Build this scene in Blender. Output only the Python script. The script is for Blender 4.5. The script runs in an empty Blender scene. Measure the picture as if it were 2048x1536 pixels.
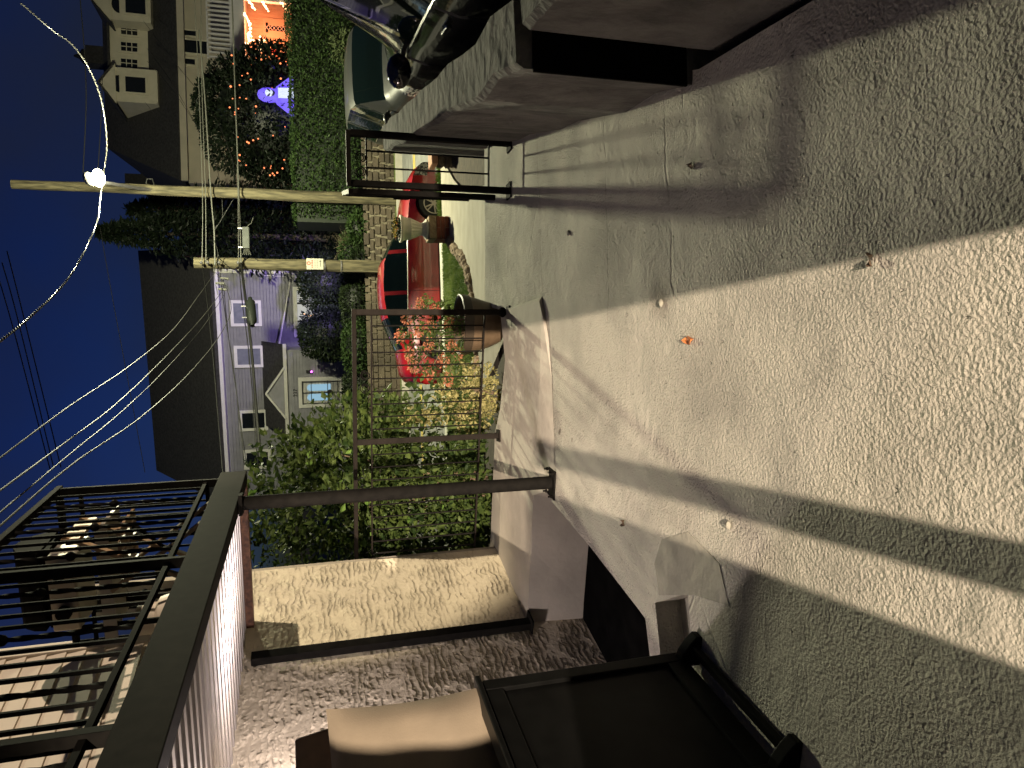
import bpy, bmesh, math, random
import numpy as np
from mathutils import Vector, Matrix
random.seed(7); rng = np.random.default_rng(7)
S = bpy.context.scene
COL = S.collection
R = math.radians

# ------------------------------------------------------------------ camera
FPX, PITCH, ROLL, CAMH = 1420.0, R(15.9), R(1.7), 1.55
CAM = np.array([0, 0, CAMH])
_d = np.array([0, math.cos(PITCH), -math.sin(PITCH)])
_u0 = np.array([0, math.sin(PITCH), math.cos(PITCH)]); _r0 = np.array([1.0, 0, 0])
_r = math.cos(ROLL) * _r0 - math.sin(ROLL) * _u0
_u = math.cos(ROLL) * _u0 + math.sin(ROLL) * _r0
cam = bpy.data.objects.new('camera', bpy.data.cameras.new('camera'))
COL.objects.link(cam); S.camera = cam
cam.data.sensor_width = 36; cam.data.lens = FPX / 2048 * 36
cam.data.clip_start = 0.05; cam.data.clip_end = 400
# the phone was held sideways: the picture's right is the world's down
m = Matrix.Identity(4)
for i in range(3):
    m[i][0], m[i][1], m[i][2], m[i][3] = -_u[i], _r[i], -_d[i], CAM[i]
cam.matrix_world = m

# ------------------------------------------------------------------ sky, exposure
W = bpy.data.worlds.new('World'); S.world = W; W.use_nodes = True
nt = W.node_tree; bg = nt.nodes['Background']
sky = nt.nodes.new('ShaderNodeTexSky'); sky.sky_type = 'NISHITA'; sky.sun_disc = False
sky.sun_elevation = R(-3.0); sky.sun_rotation = R(-60)
tint = nt.nodes.new('ShaderNodeMixRGB'); tint.blend_type = 'MULTIPLY'; tint.inputs[0].default_value = 1; tint.inputs[2].default_value = (0.50, 1.22, 4.9, 1)
nt.links.new(sky.outputs[0], tint.inputs[1])
tc = nt.nodes.new('ShaderNodeTexCoord'); cn = nt.nodes.new('ShaderNodeTexNoise'); cn.inputs['Scale'].default_value = 2.6; cn.inputs['Detail'].default_value = 5
nt.links.new(tc.outputs['Generated'], cn.inputs['Vector'])
cr = nt.nodes.new('ShaderNodeMapRange'); cr.inputs['From Min'].default_value = 0.36; cr.inputs['From Max'].default_value = 0.68; cr.inputs['To Max'].default_value = 0.75; nt.links.new(cn.outputs['Fac'], cr.inputs['Value'])
cl_ = nt.nodes.new('ShaderNodeMixRGB'); cl_.inputs[2].default_value = (0.085, 0.10, 0.14, 1); nt.links.new(cr.outputs[0], cl_.inputs[0]); nt.links.new(tint.outputs[0], cl_.inputs[1])
nt.links.new(cl_.outputs[0], bg.inputs[0])
bg.inputs[1].default_value = 0.15
S.view_settings.view_transform = 'Standard'; S.view_settings.look = 'None'
S.view_settings.exposure = 0; S.view_settings.gamma = 1; S.view_settings.use_curve_mapping = False

# ------------------------------------------------------------------ lamps
def lamp(name, kind, loc, power, color, radius=0.05, target=None, size=None, blend=0.1):
    l = bpy.data.lights.new(name, kind); l.energy = power; l.color = color; l.shadow_soft_size = radius
    o = bpy.data.objects.new(name, l); COL.objects.link(o); o.location = loc
    if kind == 'SPOT':
        l.spot_size = size; l.spot_blend = blend
        o.rotation_euler = (Vector(target) - Vector(loc)).to_track_quat('-Z', 'Y').to_euler()
    return o
LAMP = (4.67, 17.0, 5.83)
FLOOD = (-0.25, -20.0, 6.0)
LANT = (-2.06, 3.60, 1.50)
GHOSTL = (9.7, 25.25, 0.6)
lamp('street_lamp_light', 'POINT', (LAMP[0], LAMP[1] - 0.03, LAMP[2] - 0.27), 7300, (0.97, 0.95, 0.62), 0.16)
lamp('flood_light', 'SPOT', FLOOD, 74000, (1.0, 0.82, 0.61), 0.09, (-0.6, 1.0, 0), R(14.2), 0.35)
SIDEL = (9.5, 3.4, 4.6)
lamp('added_stucco_light', 'SPOT', SIDEL, 6200, (1.0, 0.84, 0.58), 0.06, (-1.15, 6.72, 1.50), R(19.4), 0.30)  # added lamp out of view, brightens the stucco wall
lamp('added_siding_light', 'SPOT', (SIDEL[0], SIDEL[1] + .02, SIDEL[2] + .05), 3900, (1.0, 0.80, 0.60), 0.06, (-1.95, 4.9, 3.55), R(13.5), 0.2)  # second added lamp, brightens the upper siding
lamp('lantern_light', 'POINT', LANT, 74, (1.0, 0.85, 0.81), 0.05)
lamp('porch_light', 'POINT', (17.9, 36.6, 3.0), 230, (1.0, 0.27, 0.10), 0.15)
lamp('ghost_spot', 'SPOT', GHOSTL, 500, (0.18, 0.10, 1.0), 0.05, (10.2, 26.2, 2.2), R(75), 0.5)
lamp('yard_spot', 'SPOT', (4.9, 26.2, 0.35), 1700, (0.46, 0.34, 1.0), 0.1, (2.9, 32.8, 4.0), R(92), 1.0)

# ------------------------------------------------------------------ picture helper: a ray through a pixel, met at a depth
def ray(px, py):
    w = _d * FPX + _r * (1536 - py - 768) - _u * (px - 1024)
    return w / np.linalg.norm(w)
def at(px, py, Y):
    w = ray(px, py); return tuple(CAM + w * (Y / w[1]))
def atz(px, py, z=0.0):
    w = ray(px, py); return tuple(CAM + w * ((z - CAMH) / w[2]))
def onplane(px, py, p0, n):
    w = ray(px, py); p0 = np.array(p0); n = np.array(n)
    return tuple(CAM + w * (((p0 - CAM) @ n) / (w @ n)))

# ------------------------------------------------------------------ materials
MATS = {}
def mat(name, c1, c2=None, scale=8, rough=0.6, bump=0.0, bscale=40, bdist=0.01, metal=0, coat=0, detail=5, emit=None, estr=0, spec=None, trans=0, stretch=None, alpha=None, contrast=(0.35, 0.65)):
    if name in MATS: return MATS[name]
    m = bpy.data.materials.new(name); m.use_nodes = True; MATS[name] = m
    t = m.node_tree; b = t.nodes['Principled BSDF']; L = t.links.new
    b.inputs['Base Color'].default_value = (*c1, 1); b.inputs['Roughness'].default_value = rough
    b.inputs['Metallic'].default_value = metal; b.inputs['Coat Weight'].default_value = coat
    b.inputs['Coat Roughness'].default_value = 0.03
    if spec is not None: b.inputs['Specular IOR Level'].default_value = spec
    if trans: b.inputs['Transmission Weight'].default_value = trans
    geo = t.nodes.new('ShaderNodeNewGeometry'); src = geo.outputs['Position']
    if stretch:
        mp = t.nodes.new('ShaderNodeMapping'); mp.inputs['Scale'].default_value = stretch
        L(src, mp.inputs[0]); src = mp.outputs[0]
    if c2:
        n = t.nodes.new('ShaderNodeTexNoise'); n.inputs['Scale'].default_value = scale; n.inputs['Detail'].default_value = detail
        L(src, n.inputs['Vector'])
        r = t.nodes.new('ShaderNodeValToRGB'); r.color_ramp.elements[0].position, r.color_ramp.elements[1].position = contrast
        r.color_ramp.elements[0].color = (*c1, 1); r.color_ramp.elements[1].color = (*c2, 1)
        L(n.outputs['Fac'], r.inputs[0]); L(r.outputs[0], b.inputs['Base Color'])
    if bump:
        n = t.nodes.new('ShaderNodeTexNoise'); n.inputs['Scale'].default_value = bscale; n.inputs['Detail'].default_value = 6
        L(src, n.inputs['Vector'])
        bn = t.nodes.new('ShaderNodeBump'); bn.inputs['Strength'].default_value = bump; bn.inputs['Distance'].default_value = bdist
        L(n.outputs['Fac'], bn.inputs['Height']); L(bn.outputs[0], b.inputs['Normal'])
    if emit:
        b.inputs['Emission Color'].default_value = (*emit, 1); b.inputs['Emission Strength'].default_value = estr
    return m
def glow(name, col, strength):
    return mat(name, (0.02, 0.02, 0.02), emit=col, estr=strength)

def floor_material():
    m = mat('painted_concrete', (0.40, 0.36, 0.29), rough=0.85)
    t = m.node_tree; b = t.nodes['Principled BSDF']; L = t.links.new
    geo = t.nodes.new('ShaderNodeNewGeometry'); P = geo.outputs['Position']
    def noise(s, d, dist=0.0):
        n = t.nodes.new('ShaderNodeTexNoise'); n.inputs['Scale'].default_value = s; n.inputs['Detail'].default_value = d
        n.inputs['Distortion'].default_value = dist; L(P, n.inputs['Vector']); return n.outputs['Fac']
    def mth(op, a, c=None):
        n = t.nodes.new('ShaderNodeMath'); n.operation = op
        for i, v in enumerate((a, c)):
            if v is None: continue
            if isinstance(v, (int, float)): n.inputs[i].default_value = v
            else: L(v, n.inputs[i])
        return n.outputs[0]
    def ramp(f, a, c):
        n = t.nodes.new('ShaderNodeMapRange'); n.interpolation_type = 'SMOOTHSTEP'
        n.inputs['From Min'].default_value = a; n.inputs['From Max'].default_value = c; L(f, n.inputs['Value']); return n.outputs[0]
    rough = ramp(noise(0.75, 3, 0.6), 0.36, 0.60)         # worn smooth patches against pebbly ones
    peb = noise(95, 4, 0.2)
    v = t.nodes.new('ShaderNodeTexVoronoi'); v.inputs['Scale'].default_value = 72; L(P, v.inputs['Vector'])
    fine = mth('ADD', mth('MULTIPLY', peb, 0.85), mth('MULTIPLY', v.outputs['Distance'], 0.30))
    fine = mth('MULTIPLY', fine, mth('ADD', mth('MULTIPLY', rough, 0.9), 0.38))
    trow = mth('MULTIPLY', noise(6, 6, 1.4), 1.0)
    pits = mth('MULTIPLY', ramp(noise(26, 2), 0.68, 0.74), -0.8)
    h = mth('ADD', mth('ADD', fine, trow), pits)
    # cracks along old pours
    w = t.nodes.new('ShaderNodeTexVoronoi'); w.feature = 'DISTANCE_TO_EDGE'; w.inputs['Scale'].default_value = 0.62
    mp = t.nodes.new('ShaderNodeMapping'); mp.inputs['Rotation'].default_value = (0, 0, 0.2); mp.inputs['Location'].default_value = (0.35, 0.2, 0)
    nz = t.nodes.new('ShaderNodeTexNoise'); nz.inputs['Scale'].default_value = 2.2; nz.inputs['Detail'].default_value = 5; L(P, nz.inputs['Vector'])
    mx = t.nodes.new('ShaderNodeMixRGB'); mx.inputs[0].default_value = 0.10; L(P, mp.inputs[0]); L(mp.outputs[0], mx.inputs[1]); L(nz.outputs['Color'], mx.inputs[2])
    L(mx.outputs[0], w.inputs['Vector'])
    crack = mth('MULTIPLY', ramp(w.outputs['Distance'], 0.0, 0.006), 1.2)
    h = mth('ADD', h, mth('MULTIPLY', crack, mth('MULTIPLY', ramp(noise(0.9, 2), 0.52, 0.62), 0.6)))
    sx = t.nodes.new('ShaderNodeSeparateXYZ'); L(P, sx.inputs[0]); wob = noise(3.5, 5)
    xm = ramp(sx.outputs[0], 0.15, 0.45); seam = None
    for c_, w_, s_ in ((3.52, 0.010, 0.02), (2.78, 0.016, -0.05), (4.62, 0.008, 0.0)):
        yy = mth('ADD', mth('ADD', sx.outputs[1], mth('MULTIPLY', sx.outputs[0], s_)), mth('MULTIPLY', wob, 0.12))
        g_ = mth('SUBTRACT', 1.0, ramp(mth('ABSOLUTE', mth('SUBTRACT', yy, c_ + .06)), 0.0, w_)); seam = g_ if seam is None else mth('MAXIMUM', seam, g_)
    seam = mth('MULTIPLY', mth('MULTIPLY', seam, xm), ramp(noise(5, 4), 0.36, 0.5))
    h = mth('SUBTRACT', h, mth('MULTIPLY', seam, 0.3))
    vs = t.nodes.new('ShaderNodeVectorMath'); vs.operation = 'DISTANCE'; L(P, vs.inputs[0]); vs.inputs[1].default_value = (0.37, 2.93, 0)
    spot = mth('MULTIPLY', mth('SUBTRACT', 1.0, ramp(mth('ADD', vs.outputs['Value'], mth('MULTIPLY', wob, 0.10)), 0.03, 0.22)), 0.75)
    bn = t.nodes.new('ShaderNodeBump'); bn.inputs['Strength'].default_value = 1.0; bn.inputs['Distance'].default_value = 0.016
    L(h, bn.inputs['Height']); L(bn.outputs[0], b.inputs['Normal'])
    r = t.nodes.new('ShaderNodeValToRGB'); e = r.color_ramp.elements
    e[0].position = 0.30; e[0].color = (0.32, 0.30, 0.262, 1); e[1].position = 0.62; e[1].color = (0.46, 0.43, 0.372, 1)
    L(noise(2.2, 8, 0.4), r.inputs[0])
    dk = t.nodes.new('ShaderNodeMixRGB'); dk.blend_type = 'MULTIPLY'; dk.inputs[2].default_value = (0.35, 0.32, 0.30, 1)
    L(r.outputs[0], dk.inputs[1]); L(mth('MAXIMUM', mth('MAXIMUM', ramp(noise(7, 6, 0.3), 0.69, 0.76), spot), mth('MULTIPLY', seam, 0.4)), dk.inputs[0]); L(dk.outputs[0], b.inputs['Base Color'])
    return m
def stucco_material(name, c1, c2, up):
    m = mat(name, c1, c2, scale=3.0, rough=0.9)
    t = m.node_tree; b = t.nodes['Principled BSDF']; L = t.links.new
    geo = t.nodes.new('ShaderNodeNewGeometry')
    mp = t.nodes.new('ShaderNodeMapping'); mp.inputs['Scale'].default_value = (1, 1, 1.0); L(geo.outputs['Position'], mp.inputs[0])
    hs = []
    for sc, dist, ds, off in ((7.5, 7.0, 1.0, 0), (5.2, 10.0, 1.5, 4)):
        w = t.nodes.new('ShaderNodeTexWave'); w.bands_direction = 'Z'; w.wave_profile = 'SAW'
        w.inputs['Scale'].default_value = sc; w.inputs['Distortion'].default_value = dist; w.inputs['Detail'].default_value = 3
        w.inputs['Detail Scale'].default_value = ds; w.inputs['Phase Offset'].default_value = off; L(mp.outputs[0], w.inputs['Vector'])
        pw = t.nodes.new('ShaderNodeMath'); pw.operation = 'POWER'; L(w.outputs['Fac'], pw.inputs[0]); pw.inputs[1].default_value = 3.0
        n = t.nodes.new('ShaderNodeTexNoise'); n.inputs['Scale'].default_value = 5 + off; n.inputs['Detail'].default_value = 2; L(mp.outputs[0], n.inputs['Vector'])
        mr = t.nodes.new('ShaderNodeMapRange'); mr.inputs['From Min'].default_value = 0.42; mr.inputs['From Max'].default_value = 0.6; L(n.outputs['Fac'], mr.inputs['Value'])
        mu = t.nodes.new('ShaderNodeMath'); mu.operation = 'MULTIPLY'; L(pw.outputs[0], mu.inputs[0]); L(mr.outputs[0], mu.inputs[1]); hs.append(mu)
    ad = t.nodes.new('ShaderNodeMath'); ad.operation = 'ADD'; L(hs[0].outputs[0], ad.inputs[0]); L(hs[1].outputs[0], ad.inputs[1])
    n = t.nodes.new('ShaderNodeTexNoise'); n.inputs['Scale'].default_value = 30; n.inputs['Detail'].default_value = 5; L(mp.outputs[0], n.inputs['Vector'])
    ad2 = t.nodes.new('ShaderNodeMath'); ad2.operation = 'MULTIPLY_ADD'; L(n.outputs['Fac'], ad2.inputs[0]); ad2.inputs[1].default_value = 0.35; L(ad.outputs[0], ad2.inputs[2])
    bn = t.nodes.new('ShaderNodeBump'); bn.inputs['Strength'].default_value = 1.0; bn.inputs['Distance'].default_value = up
    L(ad2.outputs[0], bn.inputs['Height']); L(bn.outputs[0], b.inputs['Normal'])
    return m
FLOOR = floor_material()
STUCCO = stucco_material('ridged_stucco', (0.56, 0.49, 0.38), (0.66, 0.58, 0.45), 0.018)
SMOOTH = mat('smooth_render', (0.36, 0.33, 0.285), (0.45, 0.41, 0.355), 3, 0.85, 0.5, 26, 0.006)
CEMENT = mat('cement_patch', (0.25, 0.24, 0.20), (0.33, 0.31, 0.26), 5, 0.9, 1.0, 14, 0.015)
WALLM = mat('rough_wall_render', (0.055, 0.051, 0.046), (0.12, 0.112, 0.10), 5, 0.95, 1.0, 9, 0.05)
BLACKM = mat('black_paint_metal', (0.008, 0.0075, 0.007), (0.012, 0.011, 0.010), 20, 0.7, 0.15, 60, 0.002, spec=0.015)
BROWNM = mat('bronze_paint_metal', (0.012, 0.0095, 0.008), (0.017, 0.0135, 0.0115), 15, 0.65, 0.15, 60, 0.002, spec=0.06)
RUST = mat('rusty_steel', (0.05, 0.022, 0.014), (0.16, 0.075, 0.045), 30, 0.55, 0.4, 60, 0.004, metal=0.4)
GALV = mat('galvanised_sheet', (0.36, 0.35, 0.36), (0.46, 0.44, 0.44), 6, 0.36, metal=0.85)
PIT = mat('painted_shade_black', (0.0025, 0.0025, 0.0025), (0.005, 0.005, 0.005), 8, 0.95, spec=0.02)  # shade of the stair pit and wall end put into the colour
BRICK = mat('red_brick', (0.19, 0.052, 0.030), (0.27, 0.085, 0.05), 12, 0.85, 0.5, 60, 0.004)
MORTAR = mat('mortar', (0.34, 0.30, 0.25), (0.42, 0.37, 0.31), 20, 0.95, 0.4, 80, 0.004)
WHITE = mat('white_paint', (0.66, 0.64, 0.60), (0.72, 0.70, 0.66), 6, 0.6)
CREAMB = mat('cream_vinyl', (0.62, 0.54, 0.44), (0.68, 0.60, 0.49), 4, 0.55, 0.2, 30, 0.003)
GREYVINYL = mat('grey_vinyl', (0.25, 0.245, 0.27), (0.30, 0.295, 0.32), 4, 0.6, 0.15, 30, 0.003)
BEIGE = mat('beige_render', (0.40, 0.36, 0.29), (0.46, 0.41, 0.33), 2, 0.8, 0.2, 12, 0.01)
SHINGLE = mat('dark_shingles', (0.022, 0.021, 0.022), (0.045, 0.042, 0.042), 9, 0.9, 0.6, 14, 0.02)
DARKGL = mat('dark_window_glass', (0.010, 0.012, 0.016), rough=0.06, spec=0.5)
BLIND = mat('grey_blind_glass', (0.16, 0.17, 0.21), (0.21, 0.22, 0.26), 5, 0.25)
POLEW = mat('weathered_pole_wood', (0.040, 0.034, 0.018), (0.13, 0.11, 0.062), 14, 0.85, 0.8, 22, 0.012, stretch=(1, 1, 0.14))
CABLE = mat('black_cable', (0.007, 0.007, 0.0065), rough=0.6, spec=0.15)
ALUM = mat('bare_aluminium_cable', (0.07, 0.07, 0.06), rough=0.5, spec=0.3)
PALECABLE = mat('grey_cable', (0.022, 0.022, 0.02), rough=0.5, spec=0.3)
STRAND = mat('dull_cable_strand', (0.06, 0.058, 0.05), rough=0.35, spec=0.3)

# ------------------------------------------------------------------ mesh builders
class MB:
    def __init__(s): s.v = []; s.f = []
    def add(s, v, f):
        o = len(s.v); s.v += [tuple(map(float, p)) for p in v]; s.f += [tuple(i + o for i in q) for q in f]
    def box(s, c, size, ax=None):
        """box by centre, full size, optional axes (3 vectors)"""
        ax = ax or ((1, 0, 0), (0, 1, 0), (0, 0, 1)); A = [np.array(a, float) for a in ax]; c = np.array(c, float)
        v = [c + A[0] * size[0] * i / 2 + A[1] * size[1] * j / 2 + A[2] * size[2] * k / 2 for i in (-1, 1) for j in (-1, 1) for k in (-1, 1)]
        s.add(v, [(0, 1, 3, 2), (4, 6, 7, 5), (0, 4, 5, 1), (2, 3, 7, 6), (0, 2, 6, 4), (1, 5, 7, 3)])
    def bar(s, p, q, w, h=None, up=(0, 0, 1)):
        p = np.array(p, float); q = np.array(q, float); d = q - p; L = np.linalg.norm(d); d /= L
        u = np.array(up, float)
        if abs(d @ u) > 0.97: u = np.array((1.0, 0.0, 0.0)) if abs(d[0]) < 0.9 else np.array((0, 1.0, 0))
        a = np.cross(d, u); a /= np.linalg.norm(a); b = np.cross(a, d)
        s.box((p + q) / 2, (L, w, h or w), (d, a, b))
    def tube(s, pts, r, seg=8, cap=True):
        P = [np.array(p, float) for p in pts]; n = len(P); v = []; f = []
        rr = r if hasattr(r, '__len__') else [r] * n
        ref = None
        for i in range(n):
            d = P[min(i + 1, n - 1)] - P[max(i - 1, 0)]; d /= (np.linalg.norm(d) + 1e-12)
            if ref is None:
                ref = np.array((0, 0, 1.0)) if abs(d[2]) < 0.9 else np.array((1.0, 0, 0))
            a = ref - d * (ref @ d); a /= np.linalg.norm(a); b = np.cross(d, a); ref = a
            for k in range(seg):
                t = 2 * math.pi * k / seg; v.append(P[i] + (a * math.cos(t) + b * math.sin(t)) * rr[i])
        for i in range(n - 1):
            for k in range(seg):
                f.append((i * seg + k, i * seg + (k + 1) % seg, (i + 1) * seg + (k + 1) % seg, (i + 1) * seg + k))
        if cap:
            f.append(tuple(range(seg - 1, -1, -1))); f.append(tuple((n - 1) * seg + k for k in range(seg)))
        s.add(v, f)
    def lathe(s, prof, c, seg=24, mod=None, cap=True):
        v = []; f = []
        for r, z in prof:
            for k in range(seg):
                t = 2 * math.pi * k / seg; rr = r * (mod(t, z) if mod else 1)
                v.append((c[0] + rr * math.cos(t), c[1] + rr * math.sin(t), c[2] + z))
        for i in range(len(prof) - 1):
            for k in range(seg):
                f.append((i * seg + k, i * seg + (k + 1) % seg, (i + 1) * seg + (k + 1) % seg, (i + 1) * seg + k))
        if cap:
            f.append(tuple(range(seg - 1, -1, -1))); f.append(tuple((len(prof) - 1) * seg + k for k in range(seg)))
        s.add(v, f)
    def prism(s, poly, z0, z1):
        n = len(poly); v = [(x, y, z0) for x, y in poly] + [(x, y, z1) for x, y in poly]
        s.add(v, [tuple(range(n - 1, -1, -1)), tuple(range(n, 2 * n))] + [(i, (i + 1) % n, n + (i + 1) % n, n + i) for i in range(n)])
    def slab(s, pts, off):
        """polygon of 3-D points given thickness by the offset vector"""
        n = len(pts); off = np.array(off, float); v = [np.array(p, float) for p in pts]; v = v + [p + off for p in v]
        s.add(v, [tuple(range(n)), tuple(range(2 * n - 1, n - 1, -1))] + [(i, n + i, n + (i + 1) % n, (i + 1) % n) for i in range(n)])
    def ball(s, c, r, seg=10, rings=6, sq=(1, 1, 1)):
        prof = [(r * math.sin(math.pi * i / rings) + 1e-5, -r * math.cos(math.pi * i / rings)) for i in range(rings + 1)]
        o = len(s.v); s.lathe(prof, (0, 0, 0), seg)
        for i in range(o, len(s.v)):
            x, y, z = s.v[i]; s.v[i] = (c[0] + x * sq[0], c[1] + y * sq[1], c[2] + z * sq[2])
    def mesh(s, name, material, loc=(0, 0, 0), smooth=False):
        me = bpy.data.meshes.new(name)
        me.from_pydata([(x - loc[0], y - loc[1], z - loc[2]) for x, y, z in s.v], [], s.f); me.update()
        if material: me.materials.append(material)
        bm = bmesh.new(); bm.from_mesh(me); bmesh.ops.recalc_face_normals(bm, faces=bm.faces); bm.to_mesh(me); bm.free()
        if smooth:
            me.polygons.foreach_set('use_smooth', [True] * len(me.polygons))
            try: me.set_sharp_from_angle(angle=R(38))
            except Exception: pass
        return me
    def build(s, name, material, parent=None, smooth=False, bevel=0, label=None, kind=None):
        loc = wloc(parent) if parent else (0, 0, 0)
        o = bpy.data.objects.new(name, s.mesh(name, material, loc, smooth)); COL.objects.link(o)
        if parent: o.parent = parent
        if bevel:
            b = o.modifiers.new('bevel', 'BEVEL'); b.width = bevel; b.segments = 2; b.limit_method = 'ANGLE'
        if label: o['label'] = label
        if kind: o['kind'] = kind
        return o
def wloc(o):
    l = Vector((0, 0, 0))
    while o: l = l + o.location; o = o.parent
    return tuple(l)
def tag(o, label, cat, group=None):
    o['label'] = label; o['category'] = cat
    if group: o['group'] = group
    return o
def thing(name, label, cat, loc, group=None):
    o = bpy.data.objects.new(name, None); o.empty_display_size = 0.1; COL.objects.link(o); o.location = loc
    return tag(o, label, cat, group)
def struct(o): o['kind'] = 'structure'; return o
def child(name, me, parent, world):
    o = bpy.data.objects.new(name, me); COL.objects.link(o); o.parent = parent
    o.location = Vector(world) - Vector(wloc(parent)); return o
def copy_tree(o, parent=None):
    c = o.copy(); COL.objects.link(c)
    if parent: c.parent = parent
    for ch in list(o.children): copy_tree(ch, c)
    return c

# leaves: diamond leaves folded on the midrib
def leaves(pos, size, up=0.5, aspect=0.5, jitter=0.35, outward=None):
    n = len(pos); d = rng.normal(size=(n, 3)); d[:, 2] = d[:, 2] * 0.6 - 0.15
    if outward is not None: d = d * 0.7 + outward
    d /= np.linalg.norm(d, axis=1)[:, None]
    nrm = rng.normal(size=(n, 3)) * 0.7; nrm[:, 2] += up
    a = np.cross(d, nrm); a /= (np.linalg.norm(a, axis=1)[:, None] + 1e-9); nn = np.cross(a, d)
    sz = size * (1 + jitter * rng.uniform(-1, 1, n))[:, None]
    base = pos; mid = pos + d * sz * 0.45; tip = pos + d * sz - nn * sz * 0.10
    l = mid + a * sz * aspect * 0.5 + nn * sz * 0.08; r = mid - a * sz * aspect * 0.5 + nn * sz * 0.08
    V = np.stack([base, l, tip, r], 1).reshape(-1, 3)
    F = [(4 * i, 4 * i + 1, 4 * i + 2) for i in range(n)] + [(4 * i, 4 * i + 2, 4 * i + 3) for i in range(n)]
    return V, F
def leaf_obj(name, V, F, material, parent, kind=None):
    loc = np.array(wloc(parent)); me = bpy.data.meshes.new(name); me.from_pydata((V - loc).tolist(), [], F); me.update(); me.materials.append(material)
    o = bpy.data.objects.new(name, me); COL.objects.link(o); o.parent = parent
    if kind: o['kind'] = kind
    return o
def shell(n, c, r, inner=0.65, flat=1.0):
    """points in the outer part of a lumpy ellipsoid"""
    d = rng.normal(size=(n, 3)); d /= np.linalg.norm(d, axis=1)[:, None]
    k = np.sin(d[:, 0] * 5 + 1.3) * np.sin(d[:, 1] * 4.2 + .4) * np.cos(d[:, 2] * 4.6) * 0.16
    rad = (inner + (1 - inner) * rng.uniform(0, 1, n) ** 0.6) * (1 + k)
    return np.array(c) + d * rad[:, None] * np.array(r), d
def leaf_mat(name, c1, c2, tr=0.25, scale=14, rough=0.5):
    m = mat(name, c1, c2, scale, rough, detail=2)
    t = m.node_tree; b = t.nodes['Principled BSDF']; L = t.links.new
    b.inputs['Specular IOR Level'].default_value = 0.18
    tl = t.nodes.new('ShaderNodeBsdfTranslucent'); mx = t.nodes.new('ShaderNodeMixShader'); mx.inputs[0].default_value = tr
    src = b.inputs['Base Color'].links[0].from_socket; L(src, tl.inputs['Color'])
    L(b.outputs[0], mx.inputs[1]); L(tl.outputs[0], mx.inputs[2]); L(mx.outputs[0], t.nodes['Material Output'].inputs[0])
    return m
LEAF = leaf_mat('glossy_green_leaf', (0.020, 0.040, 0.010), (0.085, 0.120, 0.030), 0.25, 7, 0.55)
LEAFB = leaf_mat('bright_green_leaf', (0.10, 0.19, 0.035), (0.16, 0.26, 0.06), 0.35, 9, 0.55)
HEDGE = leaf_mat('hedge_leaf', (0.020, 0.040, 0.012), (0.050, 0.085, 0.025), 0.2, 5)
DARKLF = leaf_mat('dark_conifer', (0.004, 0.007, 0.004), (0.010, 0.016, 0.008), 0.1, 4)
SHRUBL = leaf_mat('dark_shrub_leaf', (0.013, 0.021, 0.009), (0.030, 0.045, 0.018), 0.15, 5)
VARL = leaf_mat('yellow_variegated_leaf', (0.09, 0.10, 0.03), (0.42, 0.37, 0.16), 0.2, 55)
FLOWER = leaf_mat('orange_flower', (0.36, 0.115, 0.06), (0.47, 0.22, 0.13), 0.3, 30)
GRASS = leaf_mat('grass_blade', (0.065, 0.125, 0.024), (0.15, 0.20, 0.05), 0.25, 3)
TWIG = mat('twig', (0.10, 0.07, 0.045), (0.16, 0.11, 0.07), 20, 0.9)
BARK = mat('bark', (0.035, 0.028, 0.02), (0.06, 0.048, 0.036), 12, 0.95, 0.6, 30, 0.02)

# ================================================================== GROUND
# one sheet: terrace step down to garden, street, raised yards over the road
prof = [(-6, -0.06), (6.15, -0.06), (6.2, -0.16), (8.5, -0.50), (11, -0.76), (13.7, -1.02), (14.05, -1.04)]
far = [(22.6, -1.30), (22.95, -1.29), (23.05, -0.36), (30, -0.36), (60, 0.3), (220, 1.0)]
def sheet(pr, x0, x1, nx=2):
    b = MB(); xs = np.linspace(x0, x1, nx)
    for y, z in pr:
        for x in xs: b.v.append((x, y, z))
    for i in range(len(pr) - 1):
        for k in range(nx - 1):
            b.f.append((i * nx + k, i * nx + k + 1, (i + 1) * nx + k + 1, (i + 1) * nx + k))
    return b
SOIL = mat('garden_soil', (0.05, 0.04, 0.028), (0.085, 0.065, 0.045), 8, 0.95, 0.7, 20, 0.02)
# ground sheet lies under the terrace in a dip so that the pit is open
struct(sheet([(-6, -1.2), (6.1, -1.2), (6.2, -0.20), (8.5, -0.53), (11, -0.79), (13.7, -1.05), (13.72, -1.55), (22.9, -1.55), (22.95, -1.34), (23.25, -1.34), (23.3, -0.40), (30, -0.40), (60, 0.2), (220, 1.0)], -120, 120).build('ground', SOIL))
ASPH = mat('asphalt', (0.15, 0.15, 0.14), (0.22, 0.22, 0.205), 3, 0.85, 0.5, 70, 0.01)
struct(sheet([(14.25, -1.45), (18, -1.40), (22.4, -1.45)], -120, 120).build('road', ASPH))
b = MB()
for y in (19.55, 19.78): b.box((0, y, -1.4146), (240, 0.11, 0.006))
YEL = mat('yellow_road_paint', (0.55, 0.40, 0.07), (0.62, 0.46, 0.10), 6, 0.7)
struct(b.build('road_marking', YEL))
KERB = mat('kerb_stone', (0.36, 0.34, 0.29), (0.44, 0.41, 0.35), 5, 0.85, 0.4, 30, 0.008)
b = MB(); b.box((0, 14.16, -1.32), (240, 0.18, 0.28)); struct(b.build('kerb', KERB))
b = MB(); b.box((0, 22.49, -1.37), (240, 0.18, 0.24)); struct(b.build('far_kerb', KERB))
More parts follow.
